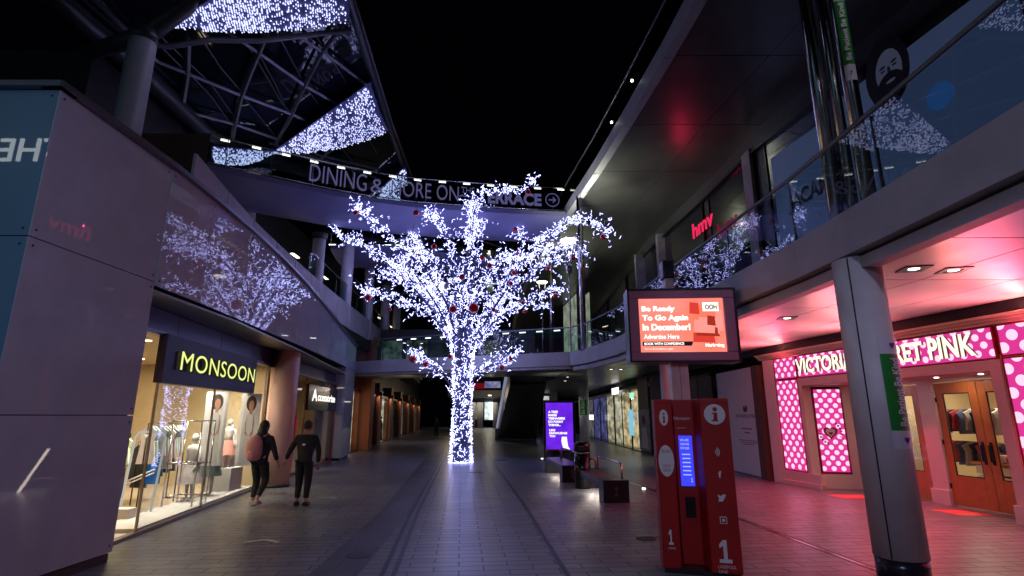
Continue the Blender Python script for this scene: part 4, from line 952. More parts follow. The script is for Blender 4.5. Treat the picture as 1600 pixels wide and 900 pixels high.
ht.build('print', m_grey, ho)
mb = MB(); mb.box((7.52, 16.62, 0), (8.1, 17.1, 3.38)); tag(mb.build('stone_pilaster', m_brown, None, .01), 'dark brown stone pilaster between the hoarding and the pink shop', 'pilaster')
ff = thing('far_shopfronts', 'row of dark glass shopfronts beyond the hoarding, one lit warm yellow', 'shopfront', (7, 30, 0))
segs = [(20.4, 23.0, None, 0), (23.0, 27.5, (.05, .05, .07), .10), (27.6, 31.8, (.08, .14, .18), .18), (31.9, 37.0, (1, .78, .42), .9), (37.2, 43, (1, .9, .6), .7), (43.2, 50, (.3, .3, .9), .35), (50, 60, (.7, .7, .8), .25)]
for k, (y0, y1, c, s) in enumerate(segs):
    F = wallframe((rx(y1), y1), (rx(y0), y0)); L = math.hypot(rx(y0)-rx(y1), y1-y0)
    if c:
        mb = MB(); mb.fbox(F, 0, .05, -.55, L, 3.3, -.5); mb.build('lit_interior', EMN('fint%d' % k, c, tuple(q * .2 for q in c), s, 1.1, (1, 1, 2.2)), ff)
    mb = MB(); mb.fbox(F, 0, .05, -.03, L, 3.3, 0); mb.build('window_glass' if c else 'wall', m_farglass if c else M('dark_stone', (.07, .06, .07), .3, var=.3), ff)
    mb = MB()
    for a in (0, L * .5, L): mb.fbox(F, a - .03, 0, -.05, a + .03, 3.35, .01)
    mb.fbox(F, 0, 0, -.6, L, .05, .04); mb.fbox(F, 0, 3.3, -.6, L, 3.42, .05); mb.build('window_frame', m_black, ff)
# posters on the dark front
for k, (u0, u1, vt, vb, lab, cc) in enumerate(((1003, 1020, 640, 708, 'framed poster of a woman in a white vest at pavement level', (.35, .33, .36)), (1000, 1016, 590, 640, 'dim tall fashion poster above the framed one', (.10, .07, .08)), (1020, 1040, 588, 640, 'dark fashion poster beside the screen pole', (.05, .04, .06)))):
    p0_, p1_ = (rx(28.6), 28.6), (rx(23), 23); F = wallframe(p0_, p1_); a, b = F.q(u0, vb); a1_, _ = F.q(u1, vb); _, t1_ = F.q(u0, vt)
    b = max(b, .15); mb = MB(); mb.fbox(F, a, b, .06, a1_, t1_, .09); po = mb.build('wall_poster', M('wallposter%d' % k, cc, .4, var=.4, vscale=3)); tag(po, lab, 'poster')
    w = a1_ - a; h = t1_ - b
    if k == 0:
        mb = MB(); mb.fpoly(F, [(a+w*.2, b+h*.05), (a+w*.85, b+h*.05), (a+w*.7, b+h*.55), (a+w*.3, b+h*.55)], .092, .096, 0); mb.fpoly(F, [(a+w*(.5+.17*math.cos(t)), b+h*(.74+.12*math.sin(t))) for t in [i*.628 for i in range(10)]], .092, .096, 1); mb.build('print', [m_whitevinyl, M('print_tone', (.10, .06, .05), .5)], po)
# shop signs further along
for k, (u, v, w, h, c, lab) in enumerate(((958, 612, 16, 10, (1, 1, 1), 'small white lit projecting sign above the dark front'), (986, 618, 8, 8, (.3, 1, .6), 'tiny green lit sign'), (986, 660, 7, 40, (.25, .7, 1), 'narrow pale blue lit window display'), (921, 652, 12, 8, (1, .95, .8), 'small warm white sign inside the lit yellow shop'))):
    F = wallframe((rx(32), 32), (rx(22), 22)); a, b = F.q(u, v + h/2); a1_, _ = F.q(u + w*.6, v); _, t1_ = F.q(u, v - h/2)
    mb = MB(); mb.fbox(F, a, b, .03, a1_, t1_, .08); tag(mb.build('lit_sign', EM('ls%d' % k, c, (2, 1.2, .8, 1.5)[k])), lab, 'sign')
# downlights in the walkway soffit with their light
def soffit_light(x, y, z, p, c, lab, parent=rb):
    o = thing('soffit_light', lab, 'ceiling light', (x, y, z), R(-12), 'square downlights in the walkway soffit')
    mb = MB(); w = wm(o); q = lambda a, b, d: w @ V((a, b, d))
    for (x0, y0, x1, y1) in ((-.17,-.17,.17,-.10), (-.17,.10,.17,.17), (-.17,-.10,-.10,.10), (.10,-.10,.17,.10)): mb.box((x0, y0, -.012), (x1, y1, 0), 0, w)
    mb.build('frame', m_black, o)
    mb = MB(); mb.tube([q(0,0,.0), q(0,0,-.008)], .07, 14); mb.build('lens', m_lamp, o)
    lamp('downlight', 'SPOT', (x, y, z - .05), p, c, o, .05, spot=R(105))
zs = ZF - .037
for k, (u, v) in enumerate(((1428, 420), (1490, 422), (1230, 497), (955, 577), (970, 577), (887, 589), (883, 595))):
    p = atZ(u, v, zs); soffit_light(p.x, p.y, zs, (55, 55, 60, 90, 90, 60, 60)[k], (1, .72, .58) if k < 3 else (1, .9, .65),
      ('square downlight just right of the thick column head', 'square downlight furthest right above the pink shop', 'square downlight left of the thick column, near the screen', 'left of two small downlights just left of the advert screen', 'right of two small downlights just left of the advert screen', 'left of two tiny downlights above the purple totem', 'right of two tiny downlights above the purple totem')[k])

# ================================================================== UPPER STOREY AND ROOF
ZR = 11.2
rf = thing('overhang_roof', 'deep flat roof slab projecting over the upper walkway on the right', 'roof', (5, 20, ZR))
EV = [(4.75, -6), (4.55, 4), (4.25, 10.5), (3.83, 14.3), (3.36, 18.5), (2.47, 24.5), (1.7, 30.5), (.92, 37.2), (.2, 50), (0, 62)]
evx = lerpY(EV)
YR = [-6, 2, 5.5, 9, 12.5, 16, 19.5, 23, 26.5, 30, 34, 38, 44, 52, 62]
mb = MB()
for a, b in zip(YR, YR[1:]):
    for k in range(2):
        t0, t1 = k / 2, (k + 1) / 2; P = lambda y, t: evx(y) + .3 + (rx(y) + 1.0 - evx(y) - .3) * t
        mb.prism([(P(a, t0) + .012, a + .015), (P(a, t1) - .012, a + .015), (P(b, t1) - .012, b - .015), (P(b, t0) + .012, b - .015)], ZR, ZR + .04)
mb.build('soffit_panel', m_soff, rf)
mb = MB(); rowprism(mb, YR, lambda y: evx(y) + .2, lambda y: rx(y) + 8, ZR + .05, ZR + .5); mb.build('slab', m_charc, rf)
for a, b in zip(YR, YR[1:]):
    mb = MB(); mb.prism([(evx(a), a + .01), (evx(a) + .29, a + .01), (evx(b) + .29, b - .01), (evx(b), b - .01)], ZR - .08, ZR + .42); mb.build('eave_panel', m_conc, rf, .01)
mb = MB(); mb.tube([(evx(a) + .05, a, ZR + 1.5) for a in YR], .03, 6); mb.build('handrail', m_trussd, rf)
mb = MB(); 
for a, b in zip(YR, YR[1:]): mb.face([(evx(a) + .06, a, ZR + .42), (evx(b) + .06, b, ZR + .42), (evx(b) + .06, b, ZR + 1.5), (evx(a) + .06, a, ZR + 1.5)])
mb.build('balustrade_glass', m_bgl, rf)
for (u, v) in ((989, 126), (957, 191)):
    p = onP(u, v, (evx(10), 10), (evx(24), 24)); mb = MB(); mb.ball(p + V((-.03, 0, 0)), .045, 8, 6); mb.build('edge_lamp', m_lamp, rf)
# upper shopfronts
us = thing('upper_shopfronts', 'dark glazed upper-level shopfronts behind the glass balustrade', 'shopfront', (8, 16, ZD))
RU = lambda y: rx(y) + .42
FU = [(-4, 5), (5, 9.2), (9.2, 12.3), (12.3, 16.2), (16.2, 20.5), (20.5, 26), (26, 33), (33, 40), (40, 52)]
for k, (y0, y1) in enumerate(FU):
    F = wallframe((RU(y1), y1), (RU(y0), y0)); L = math.hypot(RU(y0)-RU(y1), y1-y0)
    mb = MB(); mb.fbox(F, .35, ZD, -.04, L - .35, 10.4, 0); mb.build('window_glass', M('upper_glass', (.012, .018, .028), .08, coat=.6), us)
    mb = MB(); mb.fbox(F, 0, 10.4, -.1, L, 10.48, .12); mb.fbox(F, .3, ZD, -.05, .36, 10.4, .04); mb.fbox(F, L - .36, ZD, -.05, L - .3, 10.4, .04); mb.fbox(F, .36, 7.4, -.04, L - .36, 7.46, .03); mb.build('window_frame', m_black, us)
for (u0, u1, vt, vb, lab) in ((1166, 1196, 200, 300, 'pale veined stone pier between the upper shopfronts, left of the poster'), (1031, 1044, 336, 400, 'slim pale pier behind the balustrade, left of the red sign'), (998, 1007, 384, 430, 'narrow pale pier, farthest of the upper piers')):
    p = onP((u0+u1)/2, vb, (rx(30)+.2, 30), (rx(12)+.2, 12)) if u0 < 1100 else onP(1180, 260, (RU(19), 19), (RU(12), 12))
    w = (u1 - u0) / 840 * p.y / 2
    mb = MB(); mb.box((p.x - .32, p.y - w, ZD), (p.x + .2, p.y + w, 10.6)); tag(mb.build('stone_pier', M('stone_pale', (.40, .36, .36), .5, var=.35, vscale=2.2), None, .01), lab, 'pier')
# upper posters
def uframe(y0, y1, out=.1): return wallframe((RU(y1) - out, y1), (RU(y0) - out, y0))
m_pb = M('poster_blue', (.11, .16, .27), .45, emit=(.16, .24, .5), es=.11)  # self-glow put into the poster colour in place of light falling on it
F = uframe(12, 16); a, b = F.q(1212, 300); a1_, _ = F.q(1270, 300); _, t1_ = F.q(1212, 205)
b = 4.6; po = MB(); po.fbox(F, a, b, 0, a1_ + .5, 9.7, .04); po = po.build('upper_poster', m_pb); tag(po, 'tall blue window poster with the dark word JACAMO, left of the steel poles', 'poster')
a2_, b2_ = F.q(1226, 262); text(po, 'lettering', F, 'JACAMO', a2_, 7.6, 2.1, .62, m_dark, c0=.045, bold=.04)
F = uframe(5.5, 11.6); a, _ = F.q(1312, 120); a1_, _ = F.q(1520, 100)
mb = MB(); mb.fbox(F, a, 5.6, 0, min(a1_ + 1, 6.3), 10.0, .04); po = mb.build('upper_poster', m_pb); tag(po, 'large blue poster of a bearded man with dark hair behind the balustrade', 'poster')
ca, cb = F.q(1388, 112); 
def ell(cx, cy, a_, b_, n=20, t=0): return [(cx + a_*math.cos(k*2*math.pi/n)*math.cos(t) - b_*math.sin(k*2*math.pi/n)*math.sin(t), cy + a_*math.cos(k*2*math.pi/n)*math.sin(t) + b_*math.sin(k*2*math.pi/n)*math.cos(t)) for k in range(n)]
mb = MB(); mb.fpoly(F, ell(ca, cb, .60, .92), .042, .05, 0); mb.fpoly(F, ell(ca + .06, cb - .02, .36, .55), .052, .056, 1)
mb.fpoly(F, ell(ca + .06, cb - .42, .38, .36), .058, .062, 0); mb.fpoly(F, ell(ca + .08, cb - .30, .13, .035), .064, .068, 1)
for sx in (-1, 1): mb.fpoly(F, ell(ca + .07 + sx * .16, cb + .14, .09, .03), .058, .06, 0); mb.fpoly(F, ell(ca + .07 + sx * .16, cb + .04, .07, .025), .058, .06, 0)
mb.fpoly(F, [(ca+.04, cb+.08), (ca+.10, cb+.08), (ca+.14, cb-.14), (ca+.02, cb-.14)], .058, .06, 2)
mb.build('portrait', [M('print_black', (.012, .012, .018), .6), M('print_face', (.16, .17, .24), .5, emit=(.14, .17, .28), es=.16), M('print_nose', (.09, .09, .13), .5)], po)  # printed face gets a self-glow too, to match the brightened poster
mb = MB(); F = uframe(5.5, 9, .2); a, b = F.q(1470, 150); mb.fpoly(F, ell(a, b, .3, .3), .0, .03); tag(mb.build('round_sticker', M('sticker_blue', (.03, .12, .3), .4, emit=(.05, .2, .6), es=.2)), 'round blue disc sticker on the upper shop window, far right', 'sticker')
# red neon sign
F = uframe(15, 24, .5); a, b = F.q(1084, 372); a1_, b1_ = F.q(1116, 358)
sn = thing('neon_sign', 'small glowing red lettering hmv above the upper walkway', 'sign', tuple(F.p(a, b)))
text(sn, 'lettering', F, 'hmv', a, b - .05, (a1_ - a), .62, EM('neon_red', (1, .03, .12), .85), c0=0, depth=.04, bold=.01)
lamp('neon_light', 'POINT', tuple(F.p((a + a1_) / 2, b + .3, .6)), 16, (1, .02, .10), sn, .005)
# lit upper shop at the far end
for (u0, u1, vt, vb) in ((884, 905, 478, 548), (917, 926, 462, 540)):
    F = wallframe((5.6, 36), (6.6, 26)); a, b = F.q(u0, vb); a1_, _ = F.q(u1, vb); _, t1_ = F.q(u0, vt)
    mb = MB(); mb.fbox(F, a, ZD, .1, a1_, t1_, .14); mb.build('lit_window', EMN('greenlit', (.48, .54, .42), (.18, .21, .17), .55, 1.2), us)

# ================================================================== COLUMNS AND STEEL POLES
def wrap(parent, x, y, z0, z1, r, body_txt, face_u):
    # printed sleeve: white ends and green middle with lettering
    h = (z1 - z0); mb = MB()
    ang0, ang1 = face_u
    def arc(za, zb, mi):
        n = 12
        for i in range(n):
            t0 = ang0 + (ang1 - ang0) * i / n; t1 = ang0 + (ang1 - ang0) * (i + 1) / n
            mb.face([(x + r*math.cos(t0), y + r*math.sin(t0), za), (x + r*math.cos(t1), y + r*math.sin(t1), za), (x + r*math.cos(t1), y + r*math.sin(t1), zb), (x + r*math.cos(t0), y + r*math.sin(t0), zb)], mi, True)
    arc(z0, z0 + h * .16, 0); arc(z0 + h * .16, z1 - h * .16, 1); arc(z1 - h * .16, z1, 0)
    am = (ang0 + ang1) / 2; n = V((math.cos(am), math.sin(am), 0)); up_ = V((-n.y, n.x, 0))
    F = Frame(V((x, y, z0)) + n * (r + .004), (0, 0, 1), -up_ if n.cross(up_).z > 0 else up_)
    if F.n.dot(n) < 0: F = Frame(F.o, (0, 0, 1), -F.u)
    wdt = r * abs(ang1 - ang0) * .42
    if body_txt: addtext(mb, F, body_txt, h * .20, -wdt / 2, h * .60, wdt, c0=.004, bold=.02, mi=0)
    for zc in (h * .08, h * .92):
        Fh = Frame(V((x, y, z0 + zc)) + n * (r + .004), V((-n.y, n.x, 0)))
        mb.fpoly(Fh, [(q[0] * .45 * r * 2, q[1] * .45 * r * 2) for q in [(.16*math.sin(t)**3, .0105*(13*math.cos(t) - 5*math.cos(2*t) - 2*math.cos(3*t) - math.cos(4*t))) for t in [k*2*math.pi/16 for k in range(16)]]][::-1], .003, .006, 2)
    mb.build('printed_sleeve', [M('sleeve_white', (.70, .66, .78), .45), M('sleeve_green', (.02, .26, .04), .45), M('sleeve_purple', (.06, .02, .25), .5)], parent)
cpx = atZ(1408, 885, .0); X0, Y0 = 4.64, 6.98
t = thing('street_column', 'thick pale round column in front of the pink shop, with a green printed sleeve', 'column', (X0, Y0, 0))
mb = MB(); mb.tube([(X0, Y0, .22), (X0, Y0, 3.885)], .287, 40); mb.build('shaft', m_col, t)
mb = MB(); mb.tube([(X0, Y0, 0), (X0, Y0, .215)], .275, 32); mb.build('base', M('col_base', (.04, .04, .06), .25, metal=.5), t)
mb = MB(); mb.box((X0 - .235, Y0 - .185, .23), (X0 - .222, Y0 - .175, 3.88)); mb.build('seam', m_dark, t)
am = math.atan2(-Y0, -X0) + .95
wrap(t, X0, Y0, 1.46, 2.82, .292, 'Be Patient Be Kind', (am - .60, am + .60))
# far columns
for k, (u, vb, y, w, lab) in enumerate(((914, 692, 33.0, .30, 'far slim column right of the purple totem, with a green sleeve'), (1049, 700, 17.6, .21, 'grey column just left of the screen pole'), (866, 665, 48, .3, 'farthest column, above the purple totem'))):
    p = atY(u, vb, y); t = thing('street_column', lab, 'column', (p.x, y, 0))
    mb = MB(); mb.tube([(p.x, y, 0), (p.x, y, 3.885)], w, 24); mb.build('shaft', m_col, t)
    if k == 0: wrap(t, p.x, y, 1.7, 3.0, w + .006, 'Be Kind', (R(-150), R(-60)))
# steel poles on the walkway
def pole(x, y, z0, z1, r, lab, sleeve=None):
    t = thing('steel_pole', lab, 'pole', (x, y, z0), 0, 'polished steel poles along the walkway')
    mb = MB(); mb.tube([(x, y, z0), (x, y, z1)], r, 24); mb.build('tube', m_steel, t)
    mb = MB(); mb.tube([(x, y, z0), (x, y, z0 + .04)], r * 1.5, 24); mb.build('foot', m_capm, t)
    if sleeve: wrap(t, x, y, sleeve[0], sleeve[1], r + .006, 'Be Patient Be Kind', (R(-150), R(-60)))
pole(4.72, 7.35, ZD, ZR, .10, 'left of three polished steel poles rising from the walkway above the thick column')
pole(4.86, 7.18, ZD, ZR, .075, 'middle of three polished steel poles rising above the thick column')
pole(4.92, 6.92, ZD, ZR, .10, 'right polished steel pole with a green sleeve, above the thick column', (6.55, 8.15))
pp = atY(912, 540, 22); pole(pp.x, 22.0, ZD, ZR, .13, 'steel pole at the corner where the walkway meets the crossing bridge')
pp = atY(862, 520, 29); pole(pp.x, 29.0, ZD, ZR, .12, 'second steel pole behind the corner pole, nearer the tree')
for k, (x_, y_, p_) in enumerate(((5.6, 5.2, 260),)):  # unseen downlight added to brighten the steel poles and posters
    o = thing('added_downlight', ('near', 'farther')[k] + ' added round downlight recessed in the overhanging roof above the walkway', 'ceiling light', (x_, y_, ZR)); mb = MB(); mb.tube([(x_, y_, ZR - .002), (x_, y_, ZR - .012)], .07, 14); mb.build('lens', m_lampw, o)
    lamp('fill_light', 'SPOT', (x_, y_, ZR - .05), p_, (.95, .85, .95), o, .06, aim=(-.12, .1, -1), spot=R(75))
# uplighter lamps
for k, (u, v, y, r, lab) in enumerate(((888, 376, 20.5, .33, 'white dish uplighter on thin arms beside the corner pole'), (847, 441, 28, .30, 'white dish uplighter on thin arms between the tree branches on the right'))):
    p = atY(u, v, y); t = thing('dish_lamp', lab, 'lamp', (p.x, y, p.z - 1), 0, 'white dish uplighters')
    mb = MB(); mb.tube([p + V((0, 0, .02)), p + V((0, 0, -.03))], [r, r * .9], 24); mb.build('reflector', EM('dish_glow', (1, 1, .92), 3.2), t)
    mb = MB()
    for s in (-1, 1): mb.tube([p + V((s * r * .6, 0, -.04)), p + V((s * r * .3, 0, -1.0))], .025, 6)
    mb.tube([p + V((0, 0, -1.0)), p + V((0, 0, -1.35))], [r * .45, r * .3], 14); mb.tube([p + V((0, 0, -1.3)), V((p.x, p.y, ZD if k == 0 else 4.4))], .03, 8)
    mb.build('stand', m_steel, t)
    lamp('dish_light', 'SPOT', tuple(p + V((.2, .4, .15))), (620, 560)[k], (.95, 1, .72), t, .25, aim=(.35, .1, 1), spot=R(150))
p = atY(890, 370, 20.3)
lamp('eave_light', 'SPOT', (3.1, 20.6, 9.6), 130, (1, .95, .82), rf, .05, aim=(.25, .1, 1), spot=R(95))
mb = MB(); mb.tube([(3.1, 20.6, 9.35), (3.1, 20.6, 9.55)], .09, 12); mb.build('uplight', m_black, rf)
# ================================================================== THE TREE OF LIGHTS
TY = 22.7
tree = thing('light_tree', 'tall artificial tree wrapped all over in cool white LED lights, centre of the street', 'light tree', tuple(atZ(720, 724, 0)))
TB = atZ(720, 723, 0); TY = TB.y
random.seed(11)
mb = MB(); ax = [TB + V((0, 0, z)) for z in (0, 1, 2, 3, 4, 5, 5.6)]
mb.tube(ax, [.36, .33, .31, .30, .30, .34, .40], 20); mb.build('trunk', M('trunk_blue', (.05, .05, .11), .6), tree)
def bulbs_on(mbx, pts, rr, n, L=.075, w=.011):
    seg = [(a, b) for a, b in zip(pts, pts[1:])]; ln = [(b - a).length for a, b in seg]; tot = sum(ln)
    for k in range(n):
        s = random.random() * tot; i = 0
        while s > ln[i] and i < len(ln) - 1: s -= ln[i]; i += 1
        a, b = seg[i]; t = s / ln[i]; c = a.lerp(b, t); d = (b - a).normalized()
        r0 = rr[i] + (rr[i + 1] - rr[i]) * t
        o = d.cross(V((random.gauss(0, 1), random.gauss(0, 1), random.gauss(0, 1)))).normalized()
        e = V((random.gauss(0, 1), random.gauss(0, 1), random.gauss(0, 1))).normalized()
        mbx.bulb(c + o * r0, e * L * random.uniform(.5, 1.4), w * random.uniform(.8, 1.3))
mb = MB()
bulbs_on(mb, ax, [.47, .42, .40, .40, .43, .58, .84], 1150, .13, .0078)
for k in range(26):                                        # ring of lights at the foot
    a = k / 26 * 6.283; mb.bulb(TB + V((.50 * math.cos(a), .50 * math.sin(a), .04)), V((-math.sin(a), math.cos(a), 0)) * .10, .02)
mb.build('light_string', m_led, tree)['kind'] = 'stuff'
# branches: sight-line way points and distance of the tip
BR = [  # (points, tip depth, thickness factor, bulbs)
 ([(712,560),(690,490),(650,430),(610,375),(575,340),(556,324)], 20.6, .8, 330),
 ([(712,560),(682,492),(640,445),(590,400),(555,378),(528,367)], 23.5, 1.0, 360),
 ([(708,555),(680,500),(640,480),(605,462),(572,455)], 21.6, .8, 240),
 ([(707,620),(700,596),(680,575),(660,560),(645,552)], 21.6, .7, 150),
 ([(731,622),(742,590),(765,572),(790,566),(806,556)], 21.8, .7, 160),
 ([(722,560),(722,480),(728,410),(736,350),(738,318)], 21.8, 1.0, 420),
 ([(722,560),(712,470),(705,400),(690,352),(668,336)], 21.4, .9, 300),
 ([(722,555),(732,470),(745,400),(752,350),(758,330)], 24.0, .9, 260),
 ([(733,560),(760,500),(800,440),(830,390),(860,365),(905,345),(945,362)], 20.5, .8, 420),
 ([(733,560),(765,500),(805,455),(850,415),(900,398)], 23.4, 1.1, 380),
 ([(735,560),(770,505),(810,478),(845,462),(878,452)], 21.5, .7, 230),
 ([(733,560),(755,500),(790,430),(815,380),(805,352)], 24.5, .8, 240),
 ([(735,560),(760,520),(800,485),(850,478)], 24.8, .6, 160),
 ([(714,560),(695,480),(680,420),(660,385),(630,350)], 24.6, .9, 300),
 ([(712,560),(690,500),(660,455),(625,425),(612,415)], 24.8, 1.1, 320),
 ([(712,560),(700,480),(676,440),(655,400),(640,390)], 20.2, 1.0, 320),
 ([(722,560),(735,485),(762,430),(790,400),(830,398)], 20.6, .9, 300),
 ([(722,560),(718,470),(735,400),(742,330),(760,298),(800,300),(835,285)], 19.2, .45, 230),
 ([(718,560),(705,490),(690,450),(640,440),(600,430)], 23.0, 1.0, 300),
 ([(722,560),(740,480),(775,425),(850,395),(892,385)], 22.0, .8, 280),
 ([(716,570),(705,520),(690,480),(668,462)], 23.6, 1.0, 200),
 ([(728,570),(742,520),(764,480),(790,462)], 23.0, 1.0, 200),
]
tips = []
mtwig = M('twig_blue', (.05, .05, .11), .6)
for (px, yt, tf, nb) in BR:
    n = len(px); pts = []
    for i, (u, v) in enumerate(px):
        t = i / (n - 1); pts.append(atY(u, v, TY + (yt - TY) * t ** 1.3))
    pts[0] = V((TB.x + (pts[0].x - TB.x) * .5, TY, pts[0].z))
    sm = []                                               # smooth the way points
    for i in range(n - 1):
        p0, p1, p2, p3 = pts[max(0, i-1)], pts[i], pts[i+1], pts[min(n-1, i+2)]
        for t in (0, .33, .66):
            sm.append(.5 * ((2*p1) + (p2 - p0)*t + (2*p0 - 5*p1 + 4*p2 - p3)*t*t + (3*p1 - p0 - 3*p2 + p3)*t**3))
    sm.append(pts[-1]); m_ = len(sm)
    sm = [p + V((random.gauss(0, .05), random.gauss(0, .05), random.gauss(0, .05))) * (i / m_) for i, p in enumerate(sm)]
    rad = [(.06 * (1 - i / (m_ - 1)) + .012) * tf for i in range(m_)]
    mb = MB(); mb.tube(sm, rad, 7); tw = []
    for k in range(int(nb / 4.6)):                          # side twigs
        i = random.randint(m_ // 3, m_ - 1); c = sm[i]; d = (sm[min(i + 1, m_ - 1)] - sm[max(0, i - 1)]).normalized()
        e = (d * .7 + V((random.gauss(0, .7), random.gauss(0, .7), random.gauss(0, .7))) + V((0, 0, .25))).normalized()
        l = random.uniform(.25, .85) * (.55 + .6 * tf) ; q = [c, c + e * l * .5 + V((0, 0, .04)), c + e * l + V((random.gauss(0, .08), random.gauss(0, .08), random.gauss(0, .08)))]
        mb.tube(q, [.014, .010, .006], 4, cap=False); tw.append(q)
    b = mb.build('branch', mtwig, tree)
    mb = MB(); rr = [r + .06 + .15 * tf * (1 - abs(.5 - i / (m_ - 1))) for i, r in enumerate(rad)]
    rr[-1] = .04
    bulbs_on(mb, sm[1:], rr[1:], int(nb * .46), .12, .0068)
    for q in tw: bulbs_on(mb, q, [.02, .035, .03], random.randint(3, 6), .11, .0068)
    mb.build('light_string', m_led, b)['kind'] = 'stuff'
    tips.append(sm[-1])
# red baubles
bpx = [(556, 332, 20.6, .13, 'at the tip of the topmost left branch'), (650, 333, 20.6, .15, 'under the footbridge, above the left branches'), (678, 385, 20.4, .13, 'high on the left branches, right of the bare twig'), (575, 465, 21.4, .17, 'at the tip of the low left branch'),
 (630, 434, 23.2, .10, 'small, amid the left crown'), (609, 483, 21.8, .10, 'faint, under the low left branch'), (722, 433, 20.8, .14, 'centre of the crown just above the trunk'), (708, 483, 21.6, .19, 'left of the two large ones at the fork'), (740, 481, 21.5, .25, 'largest, right of the two at the fork of the trunk'),
 (771, 484, 21.6, .11, 'small, right of the large pair'), (753, 403, 21.6, .15, 'above the fork in the upper middle'), (765, 415, 21.0, .13, 'just below the upper middle one'), (805, 359, 22.4, .13, 'in the upper right crown'), (810, 394, 21.4, .12, 'below the upper right one'), (803, 426, 21.5, .12, 'on the right branches, middle height'),
 (798, 443, 21.8, .12, 'right crown, above the low right branch'), (856, 419, 22.8, .13, 'on the right branch left of the dish lamp'), (895, 402, 22.6, .14, 'beside the steel corner pole'), (942, 370, 20.5, .13, 'at the far right tip'), (868, 462, 21.5, .13, 'at the tip of the low right branch'), (817, 473, 21.9, .11, 'upper of two near the low right branch'), (820, 487, 22.3, .11, 'lower of two near the low right branch'),
 (825, 300, 19.2, .12, 'in front of the word TERRACE'), (645, 561, 21.6, .17, 'leftmost on the lowest left branch'), (665, 569, 21.8, .14, 'second on the lowest left branch'), (703, 557, 21.9, .11, 'beside the trunk above the lowest left branch'), (798, 560, 21.9, .11, 'on the tip of the lowest right branch'), (784, 574, 22.0, .13, 'middle of the lowest right branch')]
m_bau = M('bauble_red', (.55, .01, .015), .12, metal=.55, coat=1, emit=(1, .02, .02), es=.015)
for (u, v, y, r, lab) in bpx:
    p = atY(u, v, y); o = thing('bauble', 'shiny red bauble ' + lab, 'bauble', tuple(p), 0, 'red baubles hanging in the light tree')
    mb = MB(); mb.ball(p, r * .85, 18, 12); mb.build('ball', m_bau, o)
    mb = MB(); mb.tube([p + V((0, 0, r * .84)), p + V((0, 0, r * .99))], r * .17, 8); mb.tube([p + V((0, 0, r * .99)), p + V((0, 0, r * 1.6))], .006, 4); mb.build('cap', m_steel, o)

# ================================================================== STREET FURNITURE
# advert screen on a pole
sc = thing('advert_screen', 'large landscape advert screen glowing salmon on a square pole above the walkway corner', 'screen', (2.95, 10.2, 0))
SY = 10.0
pa = atY(991, 560, SY); pbb = atY(1147, 562, SY); pc = atY(985, 461, SY)
FS = Frame((pa.x, SY, 0), (pbb.x - pa.x, -.12, 0)); WS = pbb.x - pa.x; z0, z1 = pa.z - .0, pc.z + .03
mb = MB(); mb.fbox(FS, -.02, z0 - .03, -.42, WS + .02, z1 + .03, -.06); mb.build('housing', M('housing_purple', (.18, .14, .22), .4), sc, .01)
mb = MB()
for (a, b, c, d) in ((-.05, z0-.05, WS+.05, z0+.11), (-.05, z1-.11, WS+.05, z1+.05), (-.05, z0+.11, .13, z1-.11), (WS-.15, z0+.11, WS+.05, z1-.11)): mb.fbox(FS, a, b, -.05, c, d, .03)
mb.build('bezel', M('bezel_rose', (.42, .16, .24), .35, metal=.3), sc, .012)
mb = MB()
for (a, b, c, d) in ((-.08, z0-.08, WS+.08, z0-.05), (-.08, z1+.05, WS+.08, z1+.08), (-.08, z0-.05, -.05, z1+.05), (WS+.05, z0-.05, WS+.08, z1+.05)): mb.fbox(FS, a, b, -.45, c, d, .045)
mb.build('frame', m_black, sc)
sw0, sw1, sb_, st_ = .14, WS - .16, z0 + .12, z1 - .12; sw = sw1 - sw0; sh = st_ - sb_
mb = MB(); mb.fbox(FS, sw0 - .01, sb_ - .01, -.04, sw1 + .01, st_ + .01, -.01)
scr = mb.build('display', EMN('screen_salmon', (1.0, .20, .12), (1.0, .30, .26), 1.1, 1.2), sc)
m_sw = EM('screen_white', (1, .93, .85), 1.6)
mb = MB()
T = lambda s, x, y, w, h, **k: addtext(mb, FS, s, sw0 + sw*x, sb_ + sh*y, sw*w, sh*h, c0=-.006, **k)
T('Be Ready', .03, .74, .40, .13, bold=.045); T('To Go Again', .03, .56, .55, .14, bold=.045); T('In December!', .03, .40, .57, .13, bold=.045); T('Advertise Here', .04, .24, .42, .09, bold=.02)
T('BOOK WITH CONFIDENCE', .04, .125, .47, .05, bold=.03); T('Terms & conditions apply', .04, .03, .34, .04)
mb.build('lettering', m_sw, scr)
mb = MB(); mb.fpoly(FS, [(sw0 + sw*.02, sb_ + sh*.11), (sw0 + sw*.60, sb_ + sh*.11), (sw0 + sw*.62, sb_ + sh*.19), (sw0 + sw*.02, sb_ + sh*.19)], -.009, -.007); mb.build('banner_strip', M('strip_black', (.03, .01, .01), .4), scr)
mb = MB()
for (x, y, w, h, i) in ((.60, .72, .12, .20, 0), (.64, .36, .30, .22, 1), (.62, .18, .26, .16, 0), (.80, .50, .10, .16, 2), (.90, .40, .09, .38, 1), (.88, .34, .04, .10, 2), (.70, .58, .22, .05, 1), (.66, .30, .28, .03, 2)):
    mb.fpoly(FS, [(sw0+sw*x, sb_+sh*y), (sw0+sw*(x+w), sb_+sh*(y-.02)), (sw0+sw*(x+w*.96), sb_+sh*(y+h)), (sw0+sw*(x+.01), sb_+sh*(y+h+.02))], -.0095 + .0006 * i, -.0088 + .0008 * i, i)
mb.build('picture', [EM('pic_red', (.85, .06, .04), .9), EM('pic_rose', (1, .32, .28), 1.1), EM('pic_deep', (.5, .04, .02), .8)], scr)
